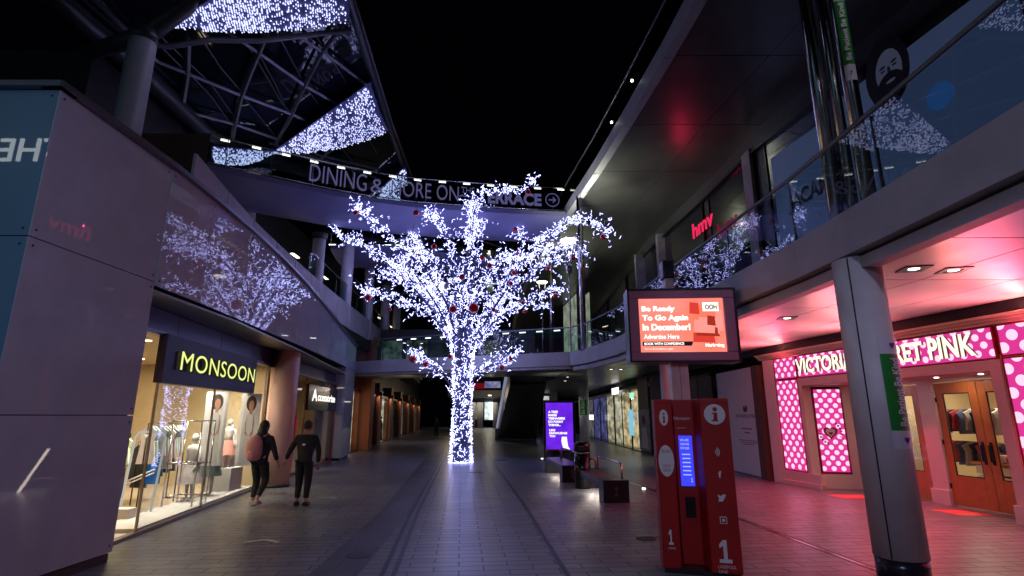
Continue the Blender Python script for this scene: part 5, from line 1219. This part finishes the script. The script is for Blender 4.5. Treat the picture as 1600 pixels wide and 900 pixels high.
mb = MB(); mb.fbox(FS, sw0 + sw*.76, sb_+sh*.76, -.008, sw0 + sw*.95, sb_+sh*.93, -.006); mb.build('panel', m_sw, scr)
mb = MB(); addtext(mb, FS, 'OOH', sw0 + sw*.79, sb_+sh*.79, sw*.14, sh*.10, c0=-.005, bold=.04); mb.build('lettering', M('ink_red', (.3, .02, .02), .5), scr)
mb = MB(); T('Marketing', .76, .07, .22, .08, bold=.05); mb.build('lettering', m_sw, scr)
pm = atY(1067, 600, SY)
mb = MB(); mb.box((pm.x - .16, SY + .12, 0), (pm.x - .005, SY + .36, 4.46)); mb.box((pm.x + .005, SY + .12, 0), (pm.x + .16, SY + .36, z1)); mb.build('pole', M('pole_pink', (.60, .42, .44), .35, metal=.3), sc, .01)
mb = MB(); mb.box((pm.x - .20, SY + .08, 4.46), (pm.x + .02, SY + .36, 4.82)); mb.build('camera_box', m_black, sc, .02)

# information kiosk
kc = V((2.27, 7.05, 0)); ki = thing('info_kiosk', 'bright red information kiosk with round white i symbols and a blue touchscreen', 'kiosk', tuple(kc))
KH = 2.06
La, Lb = V((1.84, 7.13, 0)), V((2.06, 7.10, 0)); Ra, Rb = V((2.36, 6.93, 0)), V((2.69, 6.84, 0))
mb = MB(); mb.prism([(La.x, La.y), (Lb.x, Lb.y), (2.11, 7.32), (2.36, 7.26), (2.78, 7.2), (2.2, 7.62), (1.9, 7.5)], .05, KH); mb.build('body', m_red, ki, .012)
mb = MB(); mb.prism([(Ra.x, Ra.y), (Rb.x, Rb.y), (2.80, 7.19), (2.37, 7.25)], .05, KH + .005); mb.build('side_wing', m_red, ki, .012)
mb = MB(); mb.prism([(1.86, 7.15), (2.68, 6.88), (2.74, 7.2), (2.2, 7.58), (1.92, 7.48)], 0, .05); mb.build('base', m_black, ki)
FL = Frame(La, Lb - La); FR = Frame(Ra, Rb - Ra); FM = Frame(V((2.11, 7.32, 0)), V((.25, -.06, 0)))
def disc(mb, F, cx, cz, rx_, rz_, c=.004, mi=0, n=28): mb.fpoly(F, ell(cx, cz, rx_, rz_, n), c - .003, c, mi)
wr = (Rb - Ra).length; wl = (Lb - La).length
for F_, x_, z_, a_, b_ in ((FR, wr/2, 1.87, .125, .125), (FL, wl/2, 1.83, .055, .10), (FL, wl/2, 1.30, .095, .19)): mb = MB(); disc(mb, F_, x_, z_, a_, b_); mb.build('roundel', m_whitevinyl, ki)
mb = MB(); letter_i(mb, FR, wr/2 - .04, 1.785, .075, .17); letter_i(mb, FL, wl/2 - .018, 1.765, .034, .13)
for k, z in enumerate((1.40, 1.22, 1.17)): addtext(mb, FL, ('SCAN', 'YOUR VISIT', 'TODAY')[k], wl/2 - .05, z, .10, .035, c0=.006)
mb.build('lettering', M('letter_red', (.4, .01, .01), .4), ki)
mb = MB(); cxr = wr / 2
for k in range(3): mb.fpoly(FR, [(cxr - .04 + r_*math.cos(t), 1.42 + r_*math.sin(t)) for r_, t in [(.015+.02*k, q*.4-1.0) for q in range(6)] + [(.025+.02*k, (5-q)*.4-1.0) for q in range(6)]], .001, .004)
addtext(mb, FR, 'f', cxr - .015, 1.12, .035, .08, bold=.05)
mb.fpoly(FR, [(cxr-.04, .85), (cxr+.01, .85), (cxr+.04, .90), (cxr+.05, .93), (cxr+.02, .93), (cxr-.01, .91), (cxr-.045, .93), (cxr-.03, .88)], .001, .004)
for (a, b, c, d) in ((-.04,.60,.04,.608), (-.04,.672,.04,.68), (-.04,.60,-.032,.68), (.032,.60,.04,.68)): mb.fbox(FR, cxr+a, b, .001, cxr+c, d, .004)
disc(mb, FR, cxr, .64, .018, .018)
one(mb, FR, cxr - .08, .17, .14, .25); addtext(mb, FR, 'LIVERPOOL', cxr - .10, .11, .20, .035); addtext(mb, FR, 'ONE', cxr - .10, .06, .10, .03)
one(mb, FL, wl/2 - .03, .32, .055, .17); addtext(mb, FL, 'LIVERPOOL', wl/2 - .04, .27, .09, .025)
mb.build('print', m_whitevinyl, ki)
wm_ = .255
mb = MB(); mb.fbox(FM, .07, .98, .0, .235, 1.60, .03); tsb = mb.build('touchscreen', EM('screen_blue', (.04, .05, .95), 1.3), ki)
mb = MB()
for k, s in enumerate(('WE ARE', 'YOUR ONE', 'STOP GUIDE')): addtext(mb, FM, s, .085, 1.53 - k * .05, .11, .03, c0=.031, bold=.02)
for k in range(6): mb.fbox(FM, .10, 1.36 - k * .05, .0305, .20, 1.375 - k * .05, .032)
one(mb, FM, .19, 1.03, .022, .05, .0305, .032)
mb.build('lettering', EM('screen_pale', (.35, .4, 1), 1.2), tsb)
mb = MB(); addtext(mb, FM, 'Information', .03, 1.80, .20, .045, c0=.004); addtext(mb, FM, 'touch here', .06, 1.69, .12, .02, c0=.004); mb.build('lettering', m_whitevinyl, ki)
mb = MB(); mb.fbox(FM, .10, .62, 0, .22, .85, .04); mb.build('card_slot', m_black2, ki, .004)

mb = MB()
for F_, w_ in ((FR, wr), (FL, wl)):
    for z in (.07, KH - .05): mb.fbox(F_, .012, z, .0005, w_ - .012, z + .004, .0015)
    for a_ in (.02, w_ - .02):
        for z in (.10, KH - .08): mb.tube([F_.p(a_, z, 0), F_.p(a_, z, .004)], .006, 6)
mb.build('panel_seam', m_dark, ki)
# purple totem
to = thing('advert_totem', 'black freestanding digital totem showing a bright purple poster', 'totem', (2.05, 23.5, 0))
pT0, pT1 = atY(850, 715, 23.6), atY(900, 715, 23.6); FT = Frame((pT0.x, 23.6, 0), (1, -.10, 0)); WT = pT1.x - pT0.x; HT_ = 2.50
mb = MB(); mb.fbox(FT, 0, 0, -.22, WT, HT_, 0); mb.build('housing', m_black2, to, .02)
mb = MB(); mb.fbox(FT, .10, .46, 0, WT - .10, HT_ - .10, .012); td = mb.build('display', EMN('totem_purple', (.10, .012, .62), (.22, .03, 1.0), 1.0, .9), to)
mb = MB(); W_ = WT - .2
for k, s in enumerate(('A TREE', 'MAKES', 'TEENAGERS', 'DO FUNNY', 'THINGS...')): addtext(mb, FT, s, .10 + W_*.09, 1.97 - k * .135, W_ * (.36, .32, .62, .56, .46)[k], .10, c0=.014, bold=.06)
for k, s in enumerate(('LIKE', 'KNOWLEDGE', 'YOU')): addtext(mb, FT, s, .10 + W_*.12, 1.22 - k * .12, W_ * (.22, .66, .22)[k], .09, c0=.014, bold=.06)
mb.fpoly(FT, [(.10+W_*.62, .56), (.10+W_*.88, .48), (.10+W_*.80, .62), (.10+W_*.76, 1.0), (.10+W_*.58, 1.0), (.10+W_*.56, .8)], .013, .015)
mb.build('lettering', EM('totem_white', (.9, .85, 1), 1.3), td)

# waste bin
bx = atZ(916, 768, 0); o = thing('litter_bin', 'tall black cylindrical litter bin between the two benches', 'bin', (bx.x, 15.0, 0)); bx.y = 15.0
mb = MB(); mb.tube([(bx.x, 15, .0), (bx.x, 15, .88)], .21, 28); mb.build('body', m_black2, o)
mb = MB(); mb.tube([(bx.x, 15, .885), (bx.x, 15, .91)], .215, 28); mb.build('trim_ring', m_steel, o)
mb = MB(); mb.tube([(bx.x, 15, .915), (bx.x, 15, 1.12), (bx.x, 15, 1.18)], [.21, .21, .15], 28); mb.build('lid', m_black2, o)
mb = MB(); mb.box((bx.x - .11, 14.775, .96), (bx.x + .11, 14.80, 1.08)); mb.build('opening', m_dark, o)
# benches
def bench(x0, y0, x1, y1, lab, glow):
    L = math.hypot(x1 - x0, y1 - y0); rz = math.atan2(y1 - y0, x1 - x0) - math.pi / 2
    t = thing('bench', lab, 'bench', (x0, y0, 0), rz, 'black benches along the street'); w = wm(t); W = .29
    def bb(name, a, b, m, par=t, bev=.008): mb = MB(); mb.box(a, b, 0, w); return mb.build(name, m, par, bev)
    e = bb('end_block', (-W, 0, 0), (W, .42, .47), m_black)
    Fe = Frame(w @ V((-W, 0, 0)), w.to_3x3() @ V((1, 0, 0))); mb = MB(); one(mb, Fe, W - .04, .14, .09, .20); mb.build('emblem', M('emblem_dark', (.10, .05, .05), .5), e)
    bb('end_block', (-W, L - .42, 0), (W, L, .47), m_black)
    mb = MB()
    for k in range(6): mb.box((-W + k * .098, .42, .40), (-W + .09 + k * .098, L - .42, .47), 0, w)
    mb.build('seat', M('bench_slat', (.16, .12, .09), .35, var=.2), t)
    mb = MB(); mb.box((-W, .425, .30), (W, L - .425, .395), 0, w); mb.build('seat_frame', m_black, t)
    mb = MB(); P = lambda x, y, z: w @ V((x, y, z)); x = W - .06
    mb.tube([P(x, .30, .47), P(x, .30, .72), P(x, .36, .80), P(x, L - .5, .80), P(x, L - .44, .72), P(x, L - .44, .47)], .022, 10); mb.build('backrest_rail', m_steel, t)
    mb = MB(); mb.tube([P(-W + .04, L - .15, .47), P(-W + .04, L - .15, .66), P(-W + .1, L - .15, .72), P(W - .1, L - .15, .72), P(W - .04, L - .15, .66), P(W - .04, L - .15, .47)], .026, 10); mb.build('armrest', M('arm_red', (.45, .10, .08), .3, metal=.5), t)
    mb = MB(); mb.box((-W + .05, .5, .285), (W - .05, L - .5, .298), 0, w); mb.build('underlight', EM('bench_led', (1, .88, .8), 1.1), t)
    l = lamp('underseat_light', 'AREA', tuple(P(0, L / 2, .27)), glow, (1, .82, .70), t, .4, L - 1.0); l.rotation_euler = (0, 0, 0)
    l2 = lamp('underseat_light', 'AREA', tuple(P(-W - .02, L / 2, .24)), glow * .5, (1, .82, .70), t, .1, L - 1.0, aim=(-1, 0, -.6))
    return t
nb = atZ(964, 786, 0)
bench(nb.x, nb.y, nb.x - .28, nb.y + 2.9, 'nearer bench with steel rail and glowing underside, in front of the bin', 9)
nb2 = atZ(903, 756, 0)
bench(nb2.x - .12, nb2.y + .3, nb2.x - .45, nb2.y + 3.4, 'farther bench behind the bin, beside the purple totem', 6)
# floor markings, and patches of red light painted on the paving
for k, (u, v, s, lab) in enumerate(((411, 846, .26, 'white distancing arrow on the paving nearest the window with the gate'), (511, 778, .24, 'white distancing arrow on the paving right of the walking man'), (570, 748, .2, 'small pale arrow on the paving near the far shop pier'), (1172, 768, .22, 'pale arrow on the pink-lit paving by the hoarding'), (779, 730, .18, 'small pale mark on the paving right of the light tree'))):
    p = atZ(u, v, .005); mb = MB(); q = lambda a, b: (p.x + a * s, p.y + b * s * 1.4, .009)
    mb.face([q(-1, -.35), q(0, .15), q(0, .42), q(-1, -.05)]); mb.face([q(0, .15), q(1, -.35), q(1, -.05), q(0, .42)])
    tag(mb.build('floor_arrow', M('marking', (.55, .55, .50), .5, var=.2)), lab, 'floor marking', 'distancing arrows on the paving')
F1w = [((1440, 779), (1535, 788)), ((1312, 762), (1352, 770))]
for k, (u, v, w_, d_) in enumerate(((1505, 801, .62, .32), (1335, 776, .8, .3))):  # red patches painted where red light falls on the paving
    p = atZ(u, v, .004); mb = MB(); mb.face([(p.x - w_/2, p.y - d_, .007), (p.x + w_/2, p.y - d_, .007), (p.x + w_/2 - .1, p.y + d_, .007), (p.x - w_/2 - .1, p.y + d_, .007)])
    tag(mb.build('red_light_patch', M('patch_red', (.75, .10, .10), .5)), ('painted patch of red light in front of the right wooden door', 'painted patch of red light left of the thick column by the pink bay')[k], 'light patch')
p = atZ(1006, 764, 0); mb = MB(); mb.ball((p.x, p.y, .012), .05, 10, 6, (1, 1, .4)); tag(mb.build('ground_light', m_lamp), 'tiny bright light set in the paving right of the near bench', 'ground light')
p = atZ(847, 717, 0); mb = MB(); mb.ball((p.x, p.y, .012), .05, 10, 6, (1, 1, .4)); tag(mb.build('ground_light', m_lamp), 'tiny bright light at the left foot of the purple totem', 'ground light')

for k, (u, v, r_, lab) in enumerate(((783, 719, .30, 'round dark manhole cover right of the light tree'), (743, 738, .24, 'small dark access cover in front of the light tree'), (1010, 842, .16, 'small dark drain cover left of the kiosk'), (560, 868, .17, 'small drain cover at the left paving strip'))):
    p = atZ(u, v, 0); mb = MB(); mb.tube([(p.x, p.y, .002), (p.x, p.y, .0075)], r_, 24); tag(mb.build('manhole_cover', M('cover_iron', (.03, .03, .035), .4, metal=.6, bump=.5, bscale=30)), lab, 'manhole cover')
# escalator seen from behind, and the far end of the street
es = thing('escalator', 'dark enclosed escalator with a pale edge, rising from the street to the crossing walkway', 'escalator', (0, 40, 0))
b0, b1 = atZ(777, 687, 0), atZ(836, 686, 0); t0_ = atZ(797, 566, 4.4); t1_ = atZ(852, 574, 4.3)
ya = b0.y; yb = 29.4; xa0, xa1 = b0.x, b1.x; xb0 = atY(797, 570, yb).x; xb1 = atY(853, 575, yb).x
mb = MB()
mb.v += [V(q) for q in ((xa0, ya - 1, 0), (xa1, ya - 1, 0), (xa1, ya + 1, 0), (xa0, ya + 1, 0), (xb0, yb, 3.5), (xb1, yb, 3.5), (xb1, yb + 1, 5.4), (xb0, yb + 1, 5.4), (xa0, ya + 1, 1.2), (xa1, ya + 1, 1.2))]
for f in ((0, 4, 5, 1), (0, 3, 8, 7, 4), (1, 5, 6, 9, 2), (4, 7, 6, 5), (3, 2, 9, 8), (8, 9, 6, 7), (0, 1, 2, 3)): mb.f.append(list(f)); mb.mi.append(0); mb.sm.append(False)
mb.build('truss', m_black, es)
mb = MB(); mb.tube([(xa0 - .05, ya - 1, .1), (xa0 - .05, ya, .8), (xb0 - .05, yb + .3, 4.9)], .09, 8); mb.build('edge_trim', M('trim_lit', (.7, .7, .8), .4, emit=(.7, .75, 1), es=.25), es)
mb = MB(); mb.box((xa0 - .12, ya - 1.6, 0), (xa1, ya - .6, .9)); mb.build('landing', M('landing_dark', (.03, .03, .035), .4), es)
mb = MB(); p = atZ(781, 631, 2.6); mb.ball((xa0 - .3, 38, 2.4), .12, 8, 6); mb.build('landing_lamp', m_lamp, es)
fe = thing('far_building', 'far end of the street with a small brightly lit white shop window', 'building', (-5, 95, 0))
yF = 92
a = atY(705, 560, yF); b_ = atY(870, 560, yF)
mb = MB(); mb.box((a.x, yF, 4.2), (b_.x, yF + 6, 12)); mb.build('wall', M('far_wall', (.10, .10, .16), .6), fe)
for (u0, u1, vt, vb, c, s) in ((740, 752, 630, 655, (1, .8, .5), .25), (757, 772, 628, 656, (.85, 1, .95), 1.6), (772, 790, 628, 656, (.4, .4, .5), .15)):
    p0 = atY(u0, vb, yF - .5); p1 = atY(u1, vt, yF - .5); mb = MB(); mb.box((p0.x, yF - .5, max(.05, p0.z)), (p1.x, yF - .3, p1.z)); mb.build('shop_window', EMN('farw%d' % u0, c, tuple(q * .3 for q in c), s, .8), fe)
mb = MB()
for u in (738, 750, 775): p = atY(u, 655, yF - 3); mb.tube([(p.x, yF - 3, 0), (p.x, yF - 3, 4.3)], .5, 14)
mb.build('column', m_conc, fe)
lamp('far_light', 'AREA', (a.x + 5, yF - 4, 4), 160, (1, .9, .7), fe, 6)
mb = MB(); p0 = atY(757, 606, 80); p1 = atY(782, 596, 80); mb.box((p0.x, 80, p0.z), (p1.x, 80.1, p1.z)); tag(mb.build('lit_banner', EMN('banner_blue', (.10, .10, .35), (.5, .5, .75), .6, 1)), 'small pale blue lit banner far behind the trunk', 'banner')
for k, (u, v, c) in enumerate(((747, 603, (.35, .01, .02)), (760, 575, (.5, .5, .3)))):
    p = atY(u, v, 78); mb = MB(); mb.box((p.x - .9, 78, p.z - .4), (p.x + .9, 78.1, p.z + .4)); tag(mb.build('lit_sign', EM('panel%d' % k, c, .4)), ('dim red lit panel', 'dim yellowish lit panel')[k] + ' far behind the trunk', 'sign')
# deck band far away below the lit banner
mb = MB(); p0 = atY(700, 612, 78); p1 = atY(800, 620, 78); mb.box((p0.x, 78, p1.z), (p1.x, 84, p0.z + .2)); tag(mb.build('far_footbridge', m_conc), 'far crossing walkway at the end of the street', 'footbridge')
# small purple lit things under the right walkway far off
for k, (u, v, w, h, c, s, lab) in enumerate(((828, 640, 6, 20, (.2, .08, 1), 1.0, 'narrow purple lit screen just right of the escalator'), (838, 652, 7, 16, (.3, .4, 1), 1.2, 'pale blue lit display right of the purple one'), (842, 615, 10, 14, (.7, .75, .9), .5, 'grey lit upper window above the totem, left one'), (857, 603, 14, 22, (.75, .78, .85), .55, 'grey lit upper window above the totem, right one'), (838, 628, 9, 12, (.8, .9, .85), 1.0, 'small white lit box sign over the arcade beyond the escalator'), (853, 622, 10, 6, (.9, .9, .9), .8, 'small bright strip sign just above the totem'))):
    p = atY(u, v, 50); ww, hh = w / 850 * 50 / 2, h / 850 * 50 / 2; mb = MB(); mb.box((p.x - ww, 50, p.z - hh), (p.x + ww, 50.15, p.z + hh)); tag(mb.build('lit_display', EMN('ld%d' % k, c, tuple(q * .4 for q in c), s, 2)), lab, 'lit display')
for k, (x_, y_) in enumerate(((-5.5, 50), (-6.5, 62), (2.5, 55), (-3, 74))):  # lamps added to brighten the far passage
    o = thing('passage_fill', ('first', 'second', 'third', 'fourth')[k] + ' added small warm fill lamp along the far passage', 'lamp', (x_, y_, 4.6)); mb = MB(); mb.tube([(x_, y_, 4.6), (x_, y_, 4.5)], .22, 14); mb.build('lens', m_lampw, o); lamp('fill_light', 'POINT', (x_, y_, 4.2), 60, (1, .78, .5), o, .1)
lamp('arcade_fill', 'AREA', (-4, 40, 3.7), 45, (.9, .8, 1), rb, 3)  # unseen area lamp added as fill along the passage
lamp('deck_light', 'SPOT', (-5.6, 28.6, 2.9), 40, (1, .85, .6), rb, .1, aim=(0, .1, 1), spot=R(120))
lamp('deck_light', 'SPOT', (2.2, 27.2, 2.7), 60, (1, .95, .85), rb, .1, aim=(0, .1, 1), spot=R(120))

# ================================================================== PEOPLE
def skin_mesh(joints, edges, root):
    me = bpy.data.meshes.new('sk'); me.from_pydata([j[0] for j in joints], edges, []); o = bpy.data.objects.new('sk', me); col.objects.link(o)
    md = o.modifiers.new('s', 'SKIN'); md.use_smooth_shade = True
    for i, j in enumerate(joints):
        r = j[1]; me.skin_vertices[0].data[i].radius = (r, r) if not isinstance(r, tuple) else r
        me.skin_vertices[0].data[i].use_root = (i == root)
    sb = o.modifiers.new('d', 'SUBSURF'); sb.levels = 2; sb.render_levels = 2
    bpy.context.view_layer.update()
    m2 = bpy.data.meshes.new_from_object(o.evaluated_get(bpy.context.evaluated_depsgraph_get()))
    vs = [v.co.copy() for v in m2.vertices]; fs = [list(p.vertices) for p in m2.polygons]
    bpy.data.objects.remove(o); bpy.data.meshes.remove(me); bpy.data.meshes.remove(m2); return vs, fs
def addskin(mb, w, joints, edges, root=0, mi=0):
    vs, fs = skin_mesh(joints, edges, root); k = len(mb.v); mb.v += [w @ v for v in vs]
    for f in fs: mb.f.append([k + i for i in f]); mb.mi.append(mi); mb.sm.append(True)
def person(name_label, loc, rz, s, arms, legs, hair, shoe, lean=0):
    # body frame: +y is the walking direction, x to the right
    t = thing('person', name_label, 'person', loc, rz); w = wm(t) @ Matrix.Scale(s, 4)
    pel, ch, nk = V((0, 0, .93)), V((0, .02 + lean, 1.32)), V((0, .03 + lean, 1.47)); hd = V((0, .05 + lean, 1.60))
    J = [(pel, (.12, .085)), (V((0, .01, 1.10)), (.135, .10)), (ch, (.165, .11)), (nk, (.055, .055)), (hd - V((0, 0, .04)), (.062, .07))]
    E = [(0, 1), (1, 2), (2, 3), (3, 4)]
    for A, sx in zip(arms, (-1, 1)):
        b = len(J); J += [(V((.175 * sx, .02 + lean, 1.38)), .062), (V(A[0]), .042), (V(A[1]), .030), (V(A[1]) + (V(A[1]) - V(A[0])).normalized() * .07, (.038, .020))]; E += [(2, b), (b, b+1), (b+1, b+2), (b+2, b+3)]
    for Lg, sx in zip(legs, (-1, 1)):
        b = len(J); J += [(V((.09 * sx, 0, .86)), .072), (V(Lg[0]), .060), (V(Lg[1]), .040), (V(Lg[2]), (.042, .03))]; E += [(0, b), (b, b+1), (b+1, b+2), (b+2, b+3)]
    mb = MB(); addskin(mb, w, J, E, 0)
    c = hd + V((0, .01, .01)); mb.ball(w @ c, .108 * s, 20, 14, (.80, .95, 1.16), 0, w.to_3x3().normalized())     # head
    f = lambda x, y, z: w @ (hd + V((x, y, z)))
    mb.tube([f(0, .09, .03), f(0, .125, -.02), f(0, .10, -.035)], [.012*s, .018*s, .012*s], 8)
    for sx in (-1, 1): mb.ball(f(.088*sx, 0, 0), .028 * s, 8, 6, (.4, .8, 1.2)); mb.ball(f(.034*sx, .092, .025), .012 * s, 8, 6, (1, .5, .7), 1)
    mb.tube([f(-.025, .098, -.06), f(.025, .098, -.06)], .007 * s, 6, mi=2)
    for A, sx in zip(arms, (-1, 1)):                     # fingers
        d = (V(A[1]) - V(A[0])).normalized(); c = V(A[1]) + d * .08; side = d.cross(V((0, 1, .2))).normalized()
        for q in range(4):
            o_ = side * (-.027 + q * .018); l = (.065, .078, .074, .056)[q]
            mb.tube([w @ (c + o_), w @ (c + o_ + d * l * .5), w @ (c + o_ * 1.1 + d * l + V((0, .012, -.012)))], [.0095*s, .0088*s, .006*s], 6)
        mb.tube([w @ (c - d * .05 + side * .03), w @ (c - d * .01 + side * .055), w @ (c + d * .03 + side * .06)], [.011*s, .010*s, .007*s], 6)
    mb.build('body', [M('skin_tone', (.42, .23, .16), .5), m_black, M('lips', (.35, .10, .09), .5)], t)
    # jacket, trousers, shoes over the body
    G = [(V((0, 0, .80)), (.178, .135)), (V((0, .01, 1.10)), (.165, .125)), (ch, (.215, .145)), (V((0, .03 + lean, 1.44)), (.09, .085))]; GE = [(0, 1), (1, 2), (2, 3)]
    for A, sx in zip(arms, (-1, 1)):
        b = len(G); G += [(V((.19 * sx, .02 + lean, 1.37)), .078), (V(A[0]), .060), (V(A[1]), .045)]; GE += [(2, b), (b, b+1), (b+1, b+2)]
    mb = MB(); addskin(mb, w, G, GE, 1); mb.build('jacket', M('jacket_black', (.012, .012, .015), .8, bump=.5, bscale=6), t)
    G = [(V((0, 0, .94)), (.15, .115))]; GE = []
    for Lg, sx in zip(legs, (-1, 1)):
        b = len(G); k_, a_ = V(Lg[0]), V(Lg[1]); G += [(V((.09 * sx, 0, .84)), .115), (k_, .082), (k_.lerp(a_, .55), .066), (k_.lerp(a_, .88), .058)]; GE += [(0, b), (b, b+1), (b+1, b+2), (b+2, b+3)]
    mb = MB(); addskin(mb, w, G, GE, 0); mb.build('trousers', M('trousers_black', (.012, .012, .014), .85, bump=.4, bscale=7), t)
    for Lg in legs:
        a_, to_ = V(Lg[1]), V(Lg[2]); mb = MB(); d = (to_ - a_); d.z = 0; d.normalize()
        up_ = (a_.z - .09) * .9
        mb.tube([w @ (a_ - d*.06 + V((0,0,-.05))), w @ (a_ + d*.03 + V((0,0,-.045))), w @ (to_ + d*.05 + V((0,0,-.0)))], [.045*s, .050*s, .036*s], 12); mb.build('shoe', shoe, t)
    mb = MB()
    if hair == 'long':
        mb.ball(w @ (hd + V((0, -.02, .035))), .122 * s, 18, 12, (.86, .95, 1.1), 0, w.to_3x3().normalized())
        mb.tube([w @ (hd + V((0, -.05, .0))), w @ (hd + V((0, -.09, -.12))), w @ (hd + V((-.03, -.11, -.24))), w @ (hd + V((-.04, -.11, -.34)))], [.10*s, .105*s, .10*s, .05*s], 14)
        mb.tube([w @ (hd + V((-.07, .0, -.02))), w @ (hd + V((-.10, -.0, -.16))), w @ (hd + V((-.11, .02, -.28)))], [.045*s, .045*s, .02*s], 8)
    else: mb.ball(w @ (hd + V((0, -.015, .04))), .112 * s, 18, 12, (.84, .98, 1.0), 0, w.to_3x3().normalized())
    mb.build('hair', M('hair_' + hair, (.012, .010, .010) if hair == 'long' else (.05, .025, .015), .6, bump=.5, bscale=40), t)
    return t, w, hd
pw = atZ(398, 791, 0); pmn = atZ(470, 790, 0)
sk = M('shoe_pale', (.55, .42, .42), .5)
tw_, ww, hw = person('woman with long dark hair in black clothes walking away, glancing right, one hand out', (pw.x, pw.y + .05, 0), R(-4), 1.0,
   [((-.25, -.02, 1.12), (-.24, .10, .90)), ((.28, .02, 1.12), (.34, .06, .91))],
   [((-.10, .12, .50), (-.09, .00, .10), (-.09, .13, .035)), ((.10, .12, .50), (.11, -.22, .16), (.12, -.12, .07))], 'long', sk)
tm_, wmn, hm = person('short-haired man in a black jacket with a small white back logo, walking away', (pmn.x, pmn.y, 0), R(4), 1.01,
   [((-.31, .0, 1.13), (-.40, .04, .93)), ((.29, -.02, 1.10), (.27, .06, .86))],
   [((-.09, .05, .48), (-.10, .02, .09), (-.10, .14, .035)), ((.10, .03, .48), (.10, -.06, .09), (.12, .06, .035))], 'short', M('shoe_black', (.015, .015, .015), .4))
mb = MB(); Fj = Frame(wmn @ V((.0, -.150, 1.24)), wmn.to_3x3() @ V((1, 0, 0))); mb.fpoly(Fj, ell(.0, 0, .035, .022, 14), -.02, .012); mb.build('back_logo', m_whitevinyl, tm_)
bp = thing('backpack', 'rounded pink backpack worn by the walking woman', 'backpack', tuple(ww @ V((-.05, -.25, 1.0))))
mb = MB(); mt = ww.to_3x3().normalized(); mb.tube([ww @ V((-.06, -.20, z)) for z in (.93, .97, 1.08, 1.22, 1.34, 1.42, 1.45)], [.08, .14, .165, .17, .15, .10, .03], 18)
mb.build('bag', M('bag_pink', (.62, .26, .26), .6, var=.1, vscale=8), bp)
mb = MB(); mb.tube([ww @ V((-.06, -.30, z)) for z in (.93, .97, 1.10, 1.18)], [.04, .09, .10, .02], 14); mb.build('front_pocket', M('bag_pink', (.62, .26, .26)), bp)
for sx in (-1, 1):
    mb = MB(); mb.tube([ww @ V((.11*sx - .03, -.12, 1.42)), ww @ V((.12*sx, .0, 1.475)), ww @ V((.13*sx, .15, 1.36)), ww @ V((.15*sx, .14, 1.15)), ww @ V((.14*sx - .02, -.10, .98))], .018, 8); mb.build('strap', M('bag_strap', (.5, .2, .2), .6), bp)
# distant walker
pd = atZ(682, 681, 0)
t, w_, h_ = person('distant person in dark clothes walking by the arcade windows', (pd.x, 48, 0), R(10), 1.0, [((-.24, 0, 1.12), (-.24, .08, .88)), ((.24, 0, 1.12), (.24, .05, .88))], [((-.09, .1, .5), (-.09, .05, .09), (-.09, .17, .035)), ((.09, 0, .5), (.09, -.1, .10), (.09, .02, .04))], 'short', m_black)
t.location.x = atY(682, 660, 48).x

# ================================================================== BEHIND THE VIEWPOINT (mirrored in the glossy corner panel)
bs = thing('rear_building', 'pale blue glazed building behind the viewpoint, mirrored in the corner panel', 'building', (-15, -5, 0))
mb = MB(); mb.box((-34, -7, 0), (-9, -5, 14)); mb.build('wall', EMN('rear_blue', (.05, .12, .17), (.03, .07, .11), .55, .15), bs)
Ft = Frame((-14.65, -4.95, 9.9), (-1, 0, 0)); 
text(bs, 'lettering', Ft, 'THE', 0, 0, 2.1, .80, EM('rear_white', (.9, .97, 1), 4.5), c0=.02, depth=.05, bold=.0)
# unseen lamps added behind the viewpoint to brighten the left wall and hoarding
for (x, y, p, lab) in ((-1.2, -1.6, 1000, 'added unseen lamp behind the viewpoint on the left of the street'), (2.8, -2.5, 800, 'added unseen lamp behind the viewpoint on the right')):
    t = thing('added_lamp', lab, 'fill lamp', (x, y, 0)); mb = MB(); mb.tube([(x, y, 0), (x, y, 6.6)], .07, 12); mb.build('post', m_black, t)
    mb = MB(); mb.tube([(x, y, 6.6), (x, y, 6.75)], [.3, .32], 20); mb.build('head', m_black, t)
    lamp('fill_light', 'SPOT', (x, y, 6.3), p, (.62, .62, .95), t, .25, aim=((-.35, .75, -1), (.26, 1, -.24))[x > 0], spot=R((150, 34)[x > 0]))
